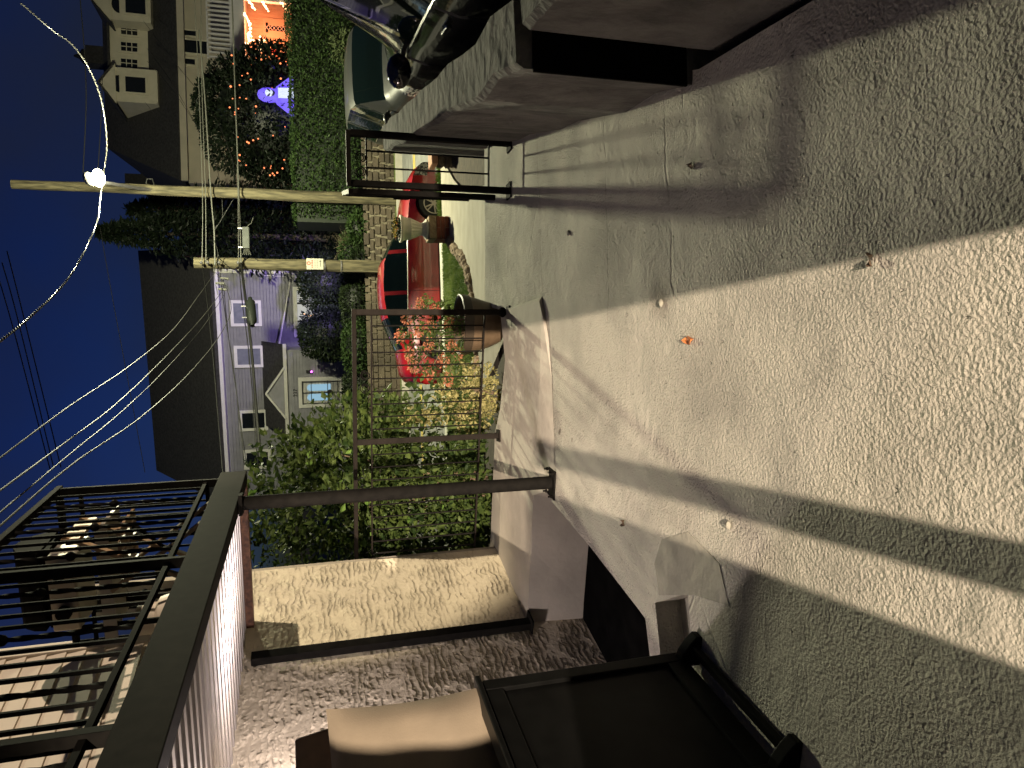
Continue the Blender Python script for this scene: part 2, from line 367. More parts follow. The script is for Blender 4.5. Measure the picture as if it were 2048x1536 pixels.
# far verge of grass, near sidewalk and path, driveway
struct(sheet([(22.58, -1.27), (23.15, -1.27)], -120, 120).build('grass_verge', mat('verge', (0.07, 0.10, 0.02), (0.12, 0.15, 0.04), 4, 0.9, 0.8, 40, 0.03)))
WALK = mat('sidewalk_concrete', (0.36, 0.36, 0.29), (0.45, 0.44, 0.36), 2, 0.85, 0.4, 40, 0.006)
b = MB(); b.box((0, 13.89, -1.11), (240, 0.34, 0.16)); struct(b.build('sidewalk', WALK))
# path from the gate down to the sidewalk
PATH = mat('cream_path', (0.27, 0.245, 0.19), (0.34, 0.31, 0.245), 3, 0.85, 0.4, 50, 0.006)
def strip(name, rows, material, lift=0.0):
    b = MB()
    for (x0, x1, y0, y1, z) in rows: b.v += [(x0, y0, z + lift), (x1, y1, z + lift)]
    for i in range(len(rows) - 1): b.f.append((2 * i, 2 * i + 1, 2 * i + 3, 2 * i + 2))
    return b.build(name, material)
struct(strip('path', [(0.42, 2.15, 6.22, 6.15, -0.165), (0.25, 2.05, 7.0, 7.0, -0.275), (-.2, 2.45, 8.72, 8.6, -0.505), (0.84, 2.6, 8.95, 9.0, -0.54), (1.34, 2.7, 9.3, 9.4, -0.575), (1.62, 2.8, 9.62, 9.7, -0.605), (1.9, 2.95, 10.2, 10.3, -0.665), (2.2, 3.3, 11.2, 11.2, -0.77), (2.56, 3.8, 12.2, 12.2, -0.865), (2.98, 4.6, 13.2, 13.2, -0.965), (2.98, 4.6, 13.72, 13.72, -1.015)], PATH))
DRIVE = mat('driveway_asphalt', (0.11, 0.11, 0.105), (0.16, 0.16, 0.15), 3, 0.9, 0.5, 60, 0.01)
struct(strip('driveway', [(2.2, 7.5, -4, -4, -0.18), (2.2, 7.5, 5.5, 5.5, -0.22), (2.75, 7.5, 8, 8, -0.40), (3.9, 8.5, 10.5, 10.5, -0.66), (4.6, 8.6, 13.15, 13.15, -0.97)], DRIVE))
# sky side far hill
# ================================================================== TERRACE
def terrace():
    outer = [(1.3, -2.6), (0.98, 0.2), (1.17, 1.84), (1.25, 2.54), (1.57, 3.54), (1.98, 5.30), (2.17, 6.10), (1.5, 6.17), (0.72, 6.25), (0.60, 5.62), (0.58, 4.64), (0.30, 4.53), (-0.30, 4.48), (-0.66, 4.47), (-0.80, 4.55), (-0.97, 3.86), (-1.15, 3.24), (-1.17, 3.18), (-1.40, 3.13), (-2.45, 3.0), (-2.9, -2.6)]
    hole = [(-1.06, 3.07), (-0.93, 2.76), (-1.23, 2.73), (-1.38, 3.02)]
    bm = bmesh.new(); edges = []
    for loop in (outer, hole):
        vs = [bm.verts.new((x, y, 0)) for x, y in loop]
        edges += [bm.edges.new((vs[i], vs[(i + 1) % len(vs)])) for i in range(len(vs))]
    bmesh.ops.triangle_fill(bm, use_beauty=True, use_dissolve=False, edges=edges)
    geo = bmesh.ops.extrude_face_region(bm, geom=bm.faces[:])
    for e in geo['geom']:
        if isinstance(e, bmesh.types.BMVert): e.co.z -= 0.16
    bmesh.ops.recalc_face_normals(bm, faces=bm.faces)
    me = bpy.data.meshes.new('terrace_floor'); bm.to_mesh(me); bm.free(); me.materials.append(FLOOR)
    o = bpy.data.objects.new('terrace_floor', me); COL.objects.link(o); return struct(o)
terrace()
# raised ledge with a canted front where the railing stands
b = MB()
top = [(0.56, 4.60), (0.49, 4.56), (0.0, 4.64), (-0.47, 4.77), (-0.80, 4.86), (-1.21, 4.97), (-2.05, 5.16)]
bot = [(0.59, 4.62), (0.30, 4.50), (0.02, 4.46), (-0.40, 4.45), (-0.70, 4.46), (-0.98, 4.80), (-2.05, 5.10)]
back = [(0.60, 5.62), (0.19, 5.52), (-0.2, 5.72), (-0.42, 5.92), (-0.9, 6.05), (-1.5, 6.22), (-1.75, 6.3)]
n = len(top)
for (x, y) in back: b.v.append((x, y, 0.03))
for (x, y) in top: b.v.append((x, y, 0.03))
for i, (x, y) in enumerate(bot): b.v.append((x, y, 0.004 if i < 5 else -0.75))
for (x, y) in back: b.v.append((x, y, -0.6))
for i in range(n - 1):
    b.f += [(i, i + 1, n + i + 1, n + i), (n + i, n + i + 1, 2 * n + i + 1, 2 * n + i), (i, 3 * n + i, 3 * n + i + 1, i + 1)]
b.f += [(0, n, 2 * n, 3 * n)]
o = struct(b.build('raised_ledge', SMOOTH))
# the sunken stair well, its floor painted black for shade, and the low step
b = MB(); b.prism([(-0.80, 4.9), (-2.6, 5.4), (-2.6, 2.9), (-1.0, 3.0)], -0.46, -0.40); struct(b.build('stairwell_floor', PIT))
b = MB(); b.prism([(-1.04, 3.10), (-0.90, 2.72), (-1.24, 2.70), (-1.41, 3.06)], -0.17, -0.13); struct(b.build('stairwell_step', CEMENT))
b = MB()
poly = [(-1.01, 3.02), (-0.87, 3.06), (-0.74, 2.98), (-0.66, 2.74), (-0.74, 2.50), (-0.89, 2.44), (-0.92, 2.70)]
b.prism(poly, -0.05, 0.003); struct(b.build('cement_patch', CEMENT))
b = MB(); b.prism([(0.62, 6.16), (2.13, 6.04), (2.2, 6.34), (0.7, 6.42)], -0.30, -0.09); struct(b.build('front_step', CEMENT))

# ================================================================== RIGHT WALL
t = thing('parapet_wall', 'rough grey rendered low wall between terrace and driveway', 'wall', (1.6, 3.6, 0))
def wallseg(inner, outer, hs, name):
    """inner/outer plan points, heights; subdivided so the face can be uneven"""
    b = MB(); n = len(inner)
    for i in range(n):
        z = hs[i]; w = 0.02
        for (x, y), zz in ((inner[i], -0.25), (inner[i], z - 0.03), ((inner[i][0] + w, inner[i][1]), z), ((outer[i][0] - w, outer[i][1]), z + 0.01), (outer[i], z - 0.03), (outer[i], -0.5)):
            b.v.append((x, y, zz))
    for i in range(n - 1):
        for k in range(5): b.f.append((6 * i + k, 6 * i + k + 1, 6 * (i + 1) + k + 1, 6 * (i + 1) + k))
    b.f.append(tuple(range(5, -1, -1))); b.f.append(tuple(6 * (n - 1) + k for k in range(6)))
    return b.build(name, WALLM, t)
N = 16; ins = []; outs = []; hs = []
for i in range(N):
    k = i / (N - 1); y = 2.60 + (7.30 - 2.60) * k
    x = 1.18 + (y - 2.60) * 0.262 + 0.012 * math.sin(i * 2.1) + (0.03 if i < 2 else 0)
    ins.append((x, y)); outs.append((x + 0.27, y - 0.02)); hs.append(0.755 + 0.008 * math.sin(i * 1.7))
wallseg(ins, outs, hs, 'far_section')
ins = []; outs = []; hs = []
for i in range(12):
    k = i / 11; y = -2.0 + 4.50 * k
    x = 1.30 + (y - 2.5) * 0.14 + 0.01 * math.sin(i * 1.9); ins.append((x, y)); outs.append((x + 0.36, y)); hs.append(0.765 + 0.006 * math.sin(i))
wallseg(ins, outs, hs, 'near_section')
b = MB(); b.box((1.30, 2.592, 0.36), (0.205, 0.012, 0.66)); b.build('end_shade_panel', PIT, t)  # added near-black panel stands in for shade at the wall end

# ================================================================== HOUSE WALL ON THE LEFT: stucco below, boards above
hd = np.array((-0.385, -0.96, 0)); hd /= np.linalg.norm(hd); hn = np.array((hd[1] * -1, hd[0], 0))   # along the wall towards the camera, and out of it
hn = np.array((0.96, -0.385, 0)); hn /= np.linalg.norm(hn)
H0 = np.array((-1.42, 6.02, 0.0))
def hw(a, z, d=0.0): return tuple(H0 + hd * a + hn * d + np.array((0, 0, z)))
t = thing('own_house', 'house side with ridged cream stucco below and cream boards above', 'house', hw(0, 0))
b = MB(); b.slab([hw(0.02, -0.75), hw(6.5, -0.75), hw(6.5, 2.2), hw(0.02, 2.2)], -hn * 0.35); b.build('stucco_wall', STUCCO, t)
bme = None; BH = 0.066
for i in range(44):                                              # brick edge at the end of the wall
    z = -0.20 + i * (BH + 0.012)
    if bme is None:
        b = MB(); b.box((0, 0, 0), (0.05, 0.20, BH), (tuple(hd), tuple(hn), (0, 0, 1))); bme = b.mesh('brick', BRICK)
    child('brick', bme, t, np.array(hw(-0.012, z + BH / 2, -0.13 + 0.006 * random.uniform(-1, 1))))
b = MB(); b.slab([hw(-0.028, -0.4), hw(0.018, -0.4), hw(0.018, 3.2), hw(-0.028, 3.2)], -hn * 0.30); o = b.build('mortar_bed', MORTAR, t); o.location = Vector(o.location) + Vector(tuple(-hn * 0.012))
for i in range(30):
    z0 = 2.22 + i * 0.115
    b = MB(); b.slab([hw(0.72, z0, 0.022), hw(7.0, z0, 0.022), hw(7.0, z0 + 0.125, 0.004), hw(0.72, z0 + 0.125, 0.004)], -hn * 0.014); b.build('siding_board', CREAMB, t)
b = MB(); b.slab([hw(0.70, 2.2, -0.012), hw(7, 2.2, -0.012), hw(7, 5.7, -0.012), hw(0.70, 5.7, -0.012)], -hn * 0.3); b.build('upper_wall', CREAMB, t)
b = MB(); b.box(hw(0.70, 3.95, 0.012), (0.09, 0.045, 3.5), (tuple(hd), tuple(hn), (0, 0, 1))); b.build('corner_trim', CREAMB, t, bevel=0.004)
for z, h_, d_ in ((2.26, 0.10, 0.035), (2.38, 0.05, 0.05), (2.50, 0.09, 0.03)):
    b = MB(); b.slab([hw(1.2, z - h_ / 2, d_), hw(7, z - h_ / 2, d_), hw(7, z + h_ / 2, d_), hw(1.2, z + h_ / 2, d_)], -hn * 0.03); b.build('base_trim', CREAMB, t)

# ================================================================== DECK OVERHEAD
F0 = np.array((-0.56, 5.15, 0)); fd = np.array((-0.16, -1, 0)); fd /= np.linalg.norm(fd); fl = np.array((-0.97, 0.24, 0)); fl /= np.linalg.norm(fl)
def dk(a, l, z): return tuple(F0 + fd * a + fl * l + np.array((0, 0, z)))
t = thing('balcony_deck', 'black steel balcony deck overhead with corrugated metal underside', 'balcony', dk(0, 0, 2.0))
b = MB(); b.slab([dk(-0.02, -0.02, 1.98), dk(6, -0.02, 1.98), dk(6, 0.07, 1.98), dk(-0.02, 0.07, 1.98)], (0, 0, 0.165)); b.build('fascia_beam', BLACKM, t, bevel=0.004)
b = MB(); b.slab([dk(-0.02, 0.074, 1.98), dk(0.05, 0.074, 1.98), dk(0.05, 1.75, 1.98), dk(-0.02, 1.75, 1.98)], (0, 0, 0.14)); b.build('front_beam', RUST, t, bevel=0.003)
# corrugated sheet: flutes run across from the fascia to the wall
pts = []; a = 0.06
while a < 6: pts += [(a, 2.030), (a + 0.045, 2.030), (a + 0.06, 2.075), (a + 0.105, 2.075)]; a += 0.12
b = MB()
for (aa, z) in pts:
    b.v += [dk(aa, 0.075, z), dk(aa, 1.72 + 0.012 * math.sin(aa * 40), z), dk(aa, 0.075, z + .004), dk(aa, 1.72, z + .004)]
for i in range(len(pts) - 1):
    q = 4 * i; b.f += [(q, q + 1, q + 5, q + 4), (q + 2, q + 6, q + 7, q + 3)]
cs = b.build('corrugated_sheet', GALV, t)
b = MB()                                                          # pressed dimples along each flute
a = 0.06
while a < 4.2:
    for k in range(40):
        p = dk(a + 0.083, 0.10 + k * 0.041, 2.0735); b.ball(p, 0.0125, 6, 4, (1, 1, 0.6))
    a += 0.12
b.build('dimples', GALV, cs, smooth=True, kind='stuff')
b = MB(); b.slab([dk(0.0, 0.03, 2.10), dk(6, 0.03, 2.10), dk(6, 1.8, 2.10), dk(0.0, 1.8, 2.10)], (0, 0, 0.04)); b.build('deck_floor', BLACKM, t)
# posts
def post(base, top, name, label, plate=True):
    t = thing(name, label, 'post', base, None)
    b = MB(); b.tube([(base[0], base[1], 0.012), (top[0], top[1], top[2])], 0.043, 16); b.build('shaft', BLACKM, t, smooth=True)
    if plate:
        b = MB(); b.box((base[0], base[1], 0.006), (0.20, 0.15, 0.012), ((.97, -.24, 0), (.24, .97, 0), (0, 0, 1))); b.build('base_plate', BLACKM, t, bevel=0.002)
        me = None
        for sx, sy in ((-1, -1), (-1, 1), (1, -1), (1, 1)):
            b = MB(); b.lathe([(0.011, 0), (0.011, 0.014), (0.006, 0.015), (0.006, 0.03)], (0, 0, 0), 6)
            me = me or b.mesh('bolt', BLACKM)
            child('bolt', me, t, (base[0] + sx * 0.078 + sy * 0.012, base[1] - sx * 0.019 + sy * 0.052, 0.012))
        b = MB(); b.box((base[0], base[1], 1.965), (0.12, 0.12, 0.02)); b.build('cap_plate', BLACKM, t)
    return t
post((-0.67, 4.53, 0), (-0.67, 4.56, 1.962), 'deck_post', 'round black steel post bolted to the floor under the balcony deck')
wp = hw(1.06, 0.03, 0.045)
t = thing('wall_post', 'square black steel post standing against the stucco wall', 'post', wp)
b = MB(); b.box(hw(1.06, 1.0, 0.045), (0.075, 0.06, 1.95), (tuple(hd), tuple(hn), (0, 0, 1))); b.build('shaft', BLACKM, t, bevel=0.004)
b = MB(); b.box(hw(1.06, 0.037, 0.06), (0.14, 0.11, 0.012), (tuple(hd), tuple(hn), (0, 0, 1))); b.build('base_plate', BLACKM, t)

# railings -----------------------------------------------------------
def twisted(p, q, r, knuckle=None, n=26):
    b = MB(); p = np.array(p, float); q = np.array(q, float)
    v = []
    for i in range(n + 1):
        c = p + (q - p) * i / n; tw = i * 0.55
        for k in range(4):
            an = tw + k * math.pi / 2; v.append(c + np.array((math.cos(an), math.sin(an), 0)) * r)
    f = [(4 * i + k, 4 * i + (k + 1) % 4, 4 * i + 4 + (k + 1) % 4, 4 * i + 4 + k) for i in range(n) for k in range(4)]
    b.add(v, f)
    if knuckle is not None: b.ball(p + (q - p) * knuckle, r * 2.0, 8, 6)
    return b
t = thing('balcony_railing', 'black balcony railing with plain and twisted balusters', 'railing', dk(0.05, 0.02, 2.15))
zt = 3.08; zb = 2.23
for a in (0.06, 1.42, 2.78, 4.14):
    b = MB(); b.bar(dk(a, 0.03, 2.15), dk(a, 0.03, zt), 0.05); b.build('newel_post', BLACKM, t, bevel=0.003)
b = MB(); b.bar(dk(0, 0.03, zt + 0.02), dk(5.5, 0.03, zt + 0.02), 0.055, 0.035); b.build('top_rail', BLACKM, t, bevel=0.003)
b = MB(); b.bar(dk(0.08, 0.03, zb), dk(5.5, 0.03, zb), 0.03, 0.022); b.build('bottom_rail', BLACKM, t)
i = 0; a = 0.17
while a < 4.6:
    p, q = dk(a, 0.03, zb + 0.01), dk(a, 0.03, zt)
    if i % 4 == 2: twisted(p, q, 0.012, 0.55).build('twisted_baluster', BLACKM, t, smooth=True)
    else:
        b = MB(); b.bar(p, q, 0.015); b.build('baluster', BLACKM, t)
    i += 1; a += 0.105
b = MB(); b.bar(dk(0.03, 0.06, zt + 0.02), dk(0.03, 1.62, zt + 0.02), 0.05, 0.035); b.build('front_top_rail', BLACKM, t, bevel=0.003)
b = MB(); b.bar(dk(0.03, 0.06, zt - 0.10), dk(0.03, 1.58, zt - 0.10), 0.022); b.build('front_sub_rail', BLACKM, t)
b = MB(); b.bar(dk(0.03, 0.06, zb), dk(0.03, 1.58, zb), 0.03, 0.022); b.build('front_bottom_rail', BLACKM, t)
b = MB(); b.bar(dk(0.03, 1.60, 2.15), dk(0.03, 1.60, zt + 0.04), 0.045); b.build('end_post', BLACKM, t)
b = MB(); b.box(dk(0.03, 1.69, zt + 0.02), (0.10, 0.012, 0.10), (tuple(hd), tuple(hn), (0, 0, 1))); b.build('wall_flange', BLACKM, t)
for i in range(14):
    p, q = dk(0.03, 0.16 + i * 0.105, zb + .01), dk(0.03, 0.16 + i * 0.105, zt)
    if i % 4 == 2: twisted(p, q, 0.011, 0.5).build('twisted_baluster', BLACKM, t, smooth=True)
    else:
        b = MB(); b.bar(p, q, 0.014); b.build('baluster', BLACKM, t)

# terrace railing ------------------------------------------------------
def scroll(b, c, r, d):
    """an S scroll of flat iron in the plane of the railing"""
    pts = []
    for i in range(22):
        k = i / 21; an = k * 4.2 * math.pi; rr = r * (1 - 0.62 * k)
        pts.append(np.array(c) + np.array(d) * (math.cos(an) * rr) + np.array((0, 0, math.sin(an) * rr)))
    b.tube(pts, 0.0045, 5)
def railing(p0, p1, ztop, zsub, zlow, n, t, scrolls):
    p0 = np.array((p0[0], p0[1], 0.0)); p1 = np.array((p1[0], p1[1], 0.0)); d = p1 - p0; L = np.linalg.norm(d); d /= L
    P = lambda s, z: tuple(np.array((p0[0], p0[1], 0)) + d * s + np.array((0, 0, z)))
    b = MB(); b.bar(P(0, zsub), P(L, zsub), 0.016, 0.012); b.build('sub_rail', BROWNM, t)
    b = MB(); b.bar(P(0, zlow), P(L, zlow), 0.022, 0.012); b.build('lower_rail', BROWNM, t)
    for i in range(1, n):
        s_ = L * i / n
        b = MB(); b.bar(P(s_, zlow), P(s_, zsub), 0.011); b.build('baluster', BLACKM, t)
    for s_ in scrolls:
        for sg in (-1, 1):
            b = MB(); scroll(b, P(s_ + sg * 0.052, (ztop + zsub) / 2 - 0.01), 0.042, d * sg); b.build('scroll', BLACKM, t, smooth=True)
t = thing('terrace_railing', 'long dark bronze metal railing along the terrace ledge', 'railing', (0.58, 5.47, 0))
A, B, C_ = (0.575, 5.47), (-0.43, 5.78), (-1.50, 6.12)
for (x, y), z0, nm in ((A, 0.0, 'corner_post'), (B, 0.03, 'middle_post'), (C_, 0.03, 'end_post')):
    b = MB(); b.bar((x, y, z0), (x, y, 1.20), 0.045); b.build(nm, BROWNM, t, bevel=0.003)
    b = MB(); b.box((x, y, z0 + 0.006), (0.10, 0.10, 0.012)); b.build('base_plate', BROWNM, t)
b = MB(); b.ball((A[0], A[1], 0.055), 0.042, 12, 8, (1, 1, 0.8)); b.build('post_collar', BLACKM, t, smooth=True)
dd = np.array((C_[0] - A[0], C_[1] - A[1])); dd /= np.linalg.norm(dd)
b = MB(); b.bar((A[0] - dd[0] * .023, A[1] - dd[1] * .023, 1.215), (C_[0] + dd[0] * .02, C_[1] + dd[1] * .02, 1.215), 0.055, 0.032); b.build('top_rail', BROWNM, t, bevel=0.003)
railing(A, B, 1.20, 1.085, 0.20, 10, t, (0.55,))
railing(B, C_, 1.20, 1.085, 0.20, 10, t, ())
# gate side railing
t = thing('gate_railing', 'short black railing panel between two bolted posts beside the wall', 'railing', (1.87, 5.3, 0))
G0, G1 = (1.87, 5.30), (1.515, 5.35)
for (x, y) in (G0, G1):
    b = MB(); b.bar((x, y, 0), (x, y, 1.215), 0.045); b.build('post', BLACKM, t, bevel=0.003)
    b = MB(); b.box((x, y, 0.006), (0.12, 0.12, 0.012)); b.build('base_plate', BLACKM, t)
    b = MB(); b.ball((x, y, 0.05), 0.030, 10, 6); b.build('post_collar', BLACKM, t, smooth=True)
b = MB(); b.bar((G0[0] + .02, G0[1], 1.23), (G1[0] - .02, G1[1], 1.23), 0.05, 0.032); b.build('top_rail', BROWNM, t, bevel=0.003)
railing(G0, G1, 1.20, 1.10, 0.17, 3, t, (0.22,))
t = thing('open_gate', 'black iron gate leaf swung open away from the terrace', 'gate', (1.47, 5.40, 0.1))
g0 = np.array((1.475, 5.42)); gd = np.array((0.243, 0.97)); gd /= np.linalg.norm(gd)
def gp(s, z): return (g0[0] + gd[0] * s, g0[1] + gd[1] * s, z)
for s in (0.0, 0.95):
    b = MB(); b.bar(gp(s, 0.10), gp(s, 1.20), 0.04); b.build('stile', BLACKM, t, bevel=0.003)
b = MB(); b.bar(gp(-0.02, 1.215), gp(0.97, 1.215), 0.04, 0.032); b.build('top_bar', BROWNM, t, bevel=0.003)
for z, nm in ((1.09, 'sub_bar'), (0.17, 'bottom_bar')):
    b = MB(); b.bar(gp(0, z), gp(0.95, z), 0.018); b.build(nm, BLACKM, t)
for i in range(1, 9):
    b = MB(); b.bar(gp(0.95 * i / 9, 0.17), gp(0.95 * i / 9, 1.09), 0.012); b.build('baluster', BLACKM, t)
b = MB(); b.box(gp(0.9, 0.72), (0.05, 0.10, 0.14)); b.build('latch_box', BLACKM, t, bevel=0.004)

# ================================================================== PATIO FURNITURE
GLOSSB = mat('black_gloss_wood', (0.004, 0.004, 0.004), (0.006, 0.006, 0.006), 15, 0.3, 0.05, 40, 0.001, spec=0.05)
s0 = np.array((-1.165, 2.735, 0)); sd = np.array((-0.16, -0.70, 0)); sd /= np.linalg.norm(sd); so = np.array((-sd[1] * -1, sd[0], 0)); so = np.array((0.975, -0.222, 0)); so /= np.linalg.norm(so)
def sp(a, l, z): return tuple(s0 + sd * a - so * l + np.array((0, 0, z)))      # a: towards the camera, l: to the left
t = thing('patio_settee', 'black glossy wooden patio settee with a panelled side', 'settee', sp(0, 0, 0))
b = MB(); b.slab([sp(0.05, 0.018, 0.08), sp(0.72, 0.018, 0.08), sp(0.72, 0.018, 0.90), sp(0.05, 0.018, 0.90)], -so * 0.02); b.build('side_panel', GLOSSB, t)
for a0, a1 in ((0, 0.06), (0.66, 0.73)):
    b = MB(); b.slab([sp(a0, 0, 0.03), sp(a1, 0, 0.03), sp(a1, 0, 0.93), sp(a0, 0, 0.93)], -so * 0.055); b.build('stile', GLOSSB, t, bevel=0.004)
for z0, z1 in ((0.06, 0.15), (0.86, 0.93)):
    b = MB(); b.slab([sp(0.06, 0.002, z0), sp(0.66, 0.002, z0), sp(0.66, 0.002, z1), sp(0.06, 0.002, z1)], -so * 0.05); b.build('rail', GLOSSB, t, bevel=0.004)
b = MB(); b.slab([sp(-0.02, -0.012, 0.935), sp(0.80, -0.012, 0.935), sp(0.80, 0.07, 0.935), sp(-0.02, 0.07, 0.935)], (0, 0, 0.022)); b.build('arm_rest', GLOSSB, t, bevel=0.005)
b = MB(); b.slab([sp(0.0, 0.06, 0.40), sp(0.72, 0.06, 0.40), sp(0.72, 1.1, 0.40), sp(0.0, 1.1, 0.40)], (0, 0, 0.08)); b.build('seat', GLOSSB, t, bevel=0.006)
b = MB(); b.slab([sp(0.0, 0.05, 0.05), sp(0.0, 1.1, 0.05), sp(0.0, 1.1, 0.93), sp(0.0, 0.05, 0.93)], sd * 0.03); b.build('front_panel', GLOSSB, t, bevel=0.004)
for a in (0.02, 0.66):                                               # curved skid feet standing out from the side
    b = MB(); b.slab([sp(a, 0.03, 0.0), sp(a, -0.10, 0.0), sp(a, -0.105, 0.025), sp(a, -0.075, 0.055), sp(a, -0.03, 0.085), sp(a, 0.03, 0.10)], sd * 0.05); b.build('foot', GLOSSB, t, bevel=0.004)
b = MB(); b.bar(sp(0.05, -0.05, 0.035), sp(0.72, -0.05, 0.035), 0.035, 0.03); b.build('skid_bar', GLOSSB, t, bevel=0.005)
def pillow(cx, ex, ey, w, h, th, name, material, parent=None):
    ex = np.array(ex, float) / np.linalg.norm(ex); ey = np.array(ey, float); ey -= ex * (ex @ ey); ey /= np.linalg.norm(ey); nz = np.cross(ex, ey)
    b = MB(); K = 18; idx = {}
    for sgn in (1, -1):
        for i in range(K + 1):
            for j in range(K + 1):
                u, v = i / K * 2 - 1, j / K * 2 - 1
                e = max(0, (1 - u ** 4)) ** 0.5 * max(0, (1 - v ** 4)) ** 0.5
                pin = 1 - 0.055 * (1 - u * u) * v * v - 0.055 * (1 - v * v) * u * u
                wr = 0.010 * math.sin(3.1 * u + 2 * v) * e + 0.008 * math.sin(7 * v - 4 * u + 1) * e + 0.05 * e * math.exp(-((u + 0.15) ** 2 + (v - .35) ** 2) * 4) * -0.4
                b.v.append(tuple(np.array(cx) + ex * u * w / 2 * pin + ey * v * h / 2 * pin + nz * sgn * (th / 2 * e + wr)))
    n1 = (K + 1) ** 2
    for s_ in (0, 1):
        for i in range(K):
            for j in range(K):
                q = s_ * n1 + i * (K + 1) + j; b.f.append((q, q + K + 1, q + K + 2, q + 1) if s_ == 0 else (q, q + 1, q + K + 2, q + K + 1))
    o = b.build(name, material, parent, smooth=True); return o
TAN = mat('tan_cushion_fabric', (0.15, 0.120, 0.088), (0.185, 0.148, 0.108), 5, 0.9, 0.5, 180, 0.002)
pc = at(850, 1512, 2.72)
ey = np.array(at(645, 1480, 2.76)) - np.array(at(930, 1370, 2.70)); ex = np.array((0.90, 0.42, 0.0))
o = pillow(np.array(at(812, 1425, 2.72)) + np.array((-0.30, -0.10, -0.03)), ex, ey, 0.74, 0.66, 0.17, 'cushion', TAN)
tag(o, 'large tan back cushion leaning above the black settee side', 'cushion')
b = MB(); c0 = np.array(at(590, 1480, 3.0)); b.slab([c0, c0 + np.array((-0.9, -0.22, 0)), c0 + np.array((-0.9, -0.22, -0.16)), c0 + np.array((0.03, 0.0, -0.16))], (-0.02, 0.05, 0)); b.build('back_frame', mat('dark_brown_wood', (0.05, 0.03, 0.02), (0.09, 0.055, 0.035), 14, 0.4), t, bevel=0.006)

# wall lantern just beyond the left of the picture
t = thing('wall_lantern', 'black wall lantern lit warm white on the stucco', 'lantern', LANT)
LX, LY, LZ = LANT
for dx, dy in ((.07, .07), (-.07, .07), (.07, -.07), (-.07, -.07)):
    b = MB(); b.bar((LX + dx, LY + dy, LZ - .13), (LX + dx, LY + dy, LZ + .10), 0.008); b.build('corner_rod', BLACKM, t)
b = MB(); b.lathe([(0.12, .10), (0.02, .17)], LANT, 4); b.build('cap', BLACKM, t)
b = MB(); b.ball((LX, LY, LZ + 0.06), 0.02, 8, 6); b.build('bulb', glow('lantern_bulb', (1, .85, .65), 12), t)
b = MB(); b.bar((LX, LY, LZ + .14), (LX - .28, LY + .08, LZ + .14), 0.02); b.build('bracket', BLACKM, t)

# ================================================================== ON THE BALCONY
GRILLM = mat('grill_grey_metal', (0.30, 0.27, 0.22), (0.36, 0.32, 0.26), 8, 0.4, metal=0.5)
g = np.array(dk(0.34, 0.50, 2.15)); gx = fl; gy = fd
def gr(a, l, z): return tuple(g + gy * a + gx * l + np.array((0, 0, z)))
t = thing('gas_grill', 'grey gas grill with two round knobs behind the balcony bars', 'grill', tuple(g))
AX = (tuple(gy), tuple(gx), (0, 0, 1))
b = MB(); b.box(gr(0.05, 0.02, 0.82), (0.34, 0.48, 0.15), AX); b.build('control_box', GRILLM, t, bevel=0.012)
b = MB(); b.box(gr(-0.05, 0.02, 0.92), (0.36, 0.50, 0.03), AX); b.build('grill_top', BLACKM, t)
b = MB()
pr = [(0.19 * math.cos(k), 0.94 + 0.17 * math.sin(k)) for k in np.linspace(0, math.pi, 9)]
b.slab([gr(y, -0.24, z) for y, z in pr], gx * 0.5); b.build('lid', BLACKM, t)
for l in (-0.13, 0.13):
    b = MB(); c = np.array(gr(0.23, l, 0.82)); b.tube([c, c + gy * 0.035], 0.042, 14); b.build('knob', BLACKM, t, smooth=True)
b = MB(); b.box(gr(0.02, -0.02, 0.60), (0.44, 0.72, 0.025), AX); b.build('shelf', mat('grey_shelf', (0.33, 0.31, 0.26), (0.38, 0.36, 0.30), 8, 0.5), t, bevel=0.004)
b = MB(); b.box(gr(0.245, -0.02, 0.585), (0.012, 0.74, 0.07), AX); b.build('shelf_lip', mat('grey_shelf', (0.33, 0.31, 0.26)), t)
for a in (-0.16, 0.2):
    for l in (-0.30, 0.26):
        b = MB(); b.bar(gr(a, l, 0), gr(a, l, 0.78), 0.03); b.build('leg', BLACKM, t)
b = MB(); b.tube([gr(0.2, -0.25, 0.72), gr(0.22, -0.34, 0.6), gr(0.2, -0.36, 0.4), gr(0.15, -0.2, 0.28), gr(0.1, 0.1, 0.36)], 0.012, 6); b.build('gas_hose', BLACKM, t, smooth=True)
p0 = np.array(dk(0.30, 0.86, 2.15)); t = thing('propane_tank', 'pale propane gas tank under the grill on the balcony', 'gas tank', tuple(p0))
b = MB(); b.lathe([(0.10, 0.0), (0.105, 0.03), (0.135, 0.07), (0.15, 0.14), (0.15, 0.30), (0.13, 0.37), (0.07, 0.41), (0.03, 0.42)], tuple(p0), 24); b.build('tank', CREAMB, t, smooth=True)
b = MB(); b.lathe([(0.095, 0.38), (0.10, 0.40), (0.10, 0.50), (0.092, 0.50), (0.092, 0.40)], tuple(p0), 20, cap=False); b.build('collar', CREAMB, t, smooth=True)
b = MB(); b.tube([p0 + (0, 0, .42), p0 + (0, 0, .50)], 0.018, 8); b.build('valve', GRILLM, t)
CHW = mat('tan_chair_wood', (0.33, 0.22, 0.12), (0.42, 0.29, 0.17), 12, 0.5)
p0 = np.array(dk(0.62, 0.24, 2.15)); t = thing('folding_chair', 'tan wooden folding chair behind the balcony corner', 'chair', tuple(p0))
def ch(a, l, z): return tuple(p0 + gy * a + gx * l + np.array((0, 0, z)))
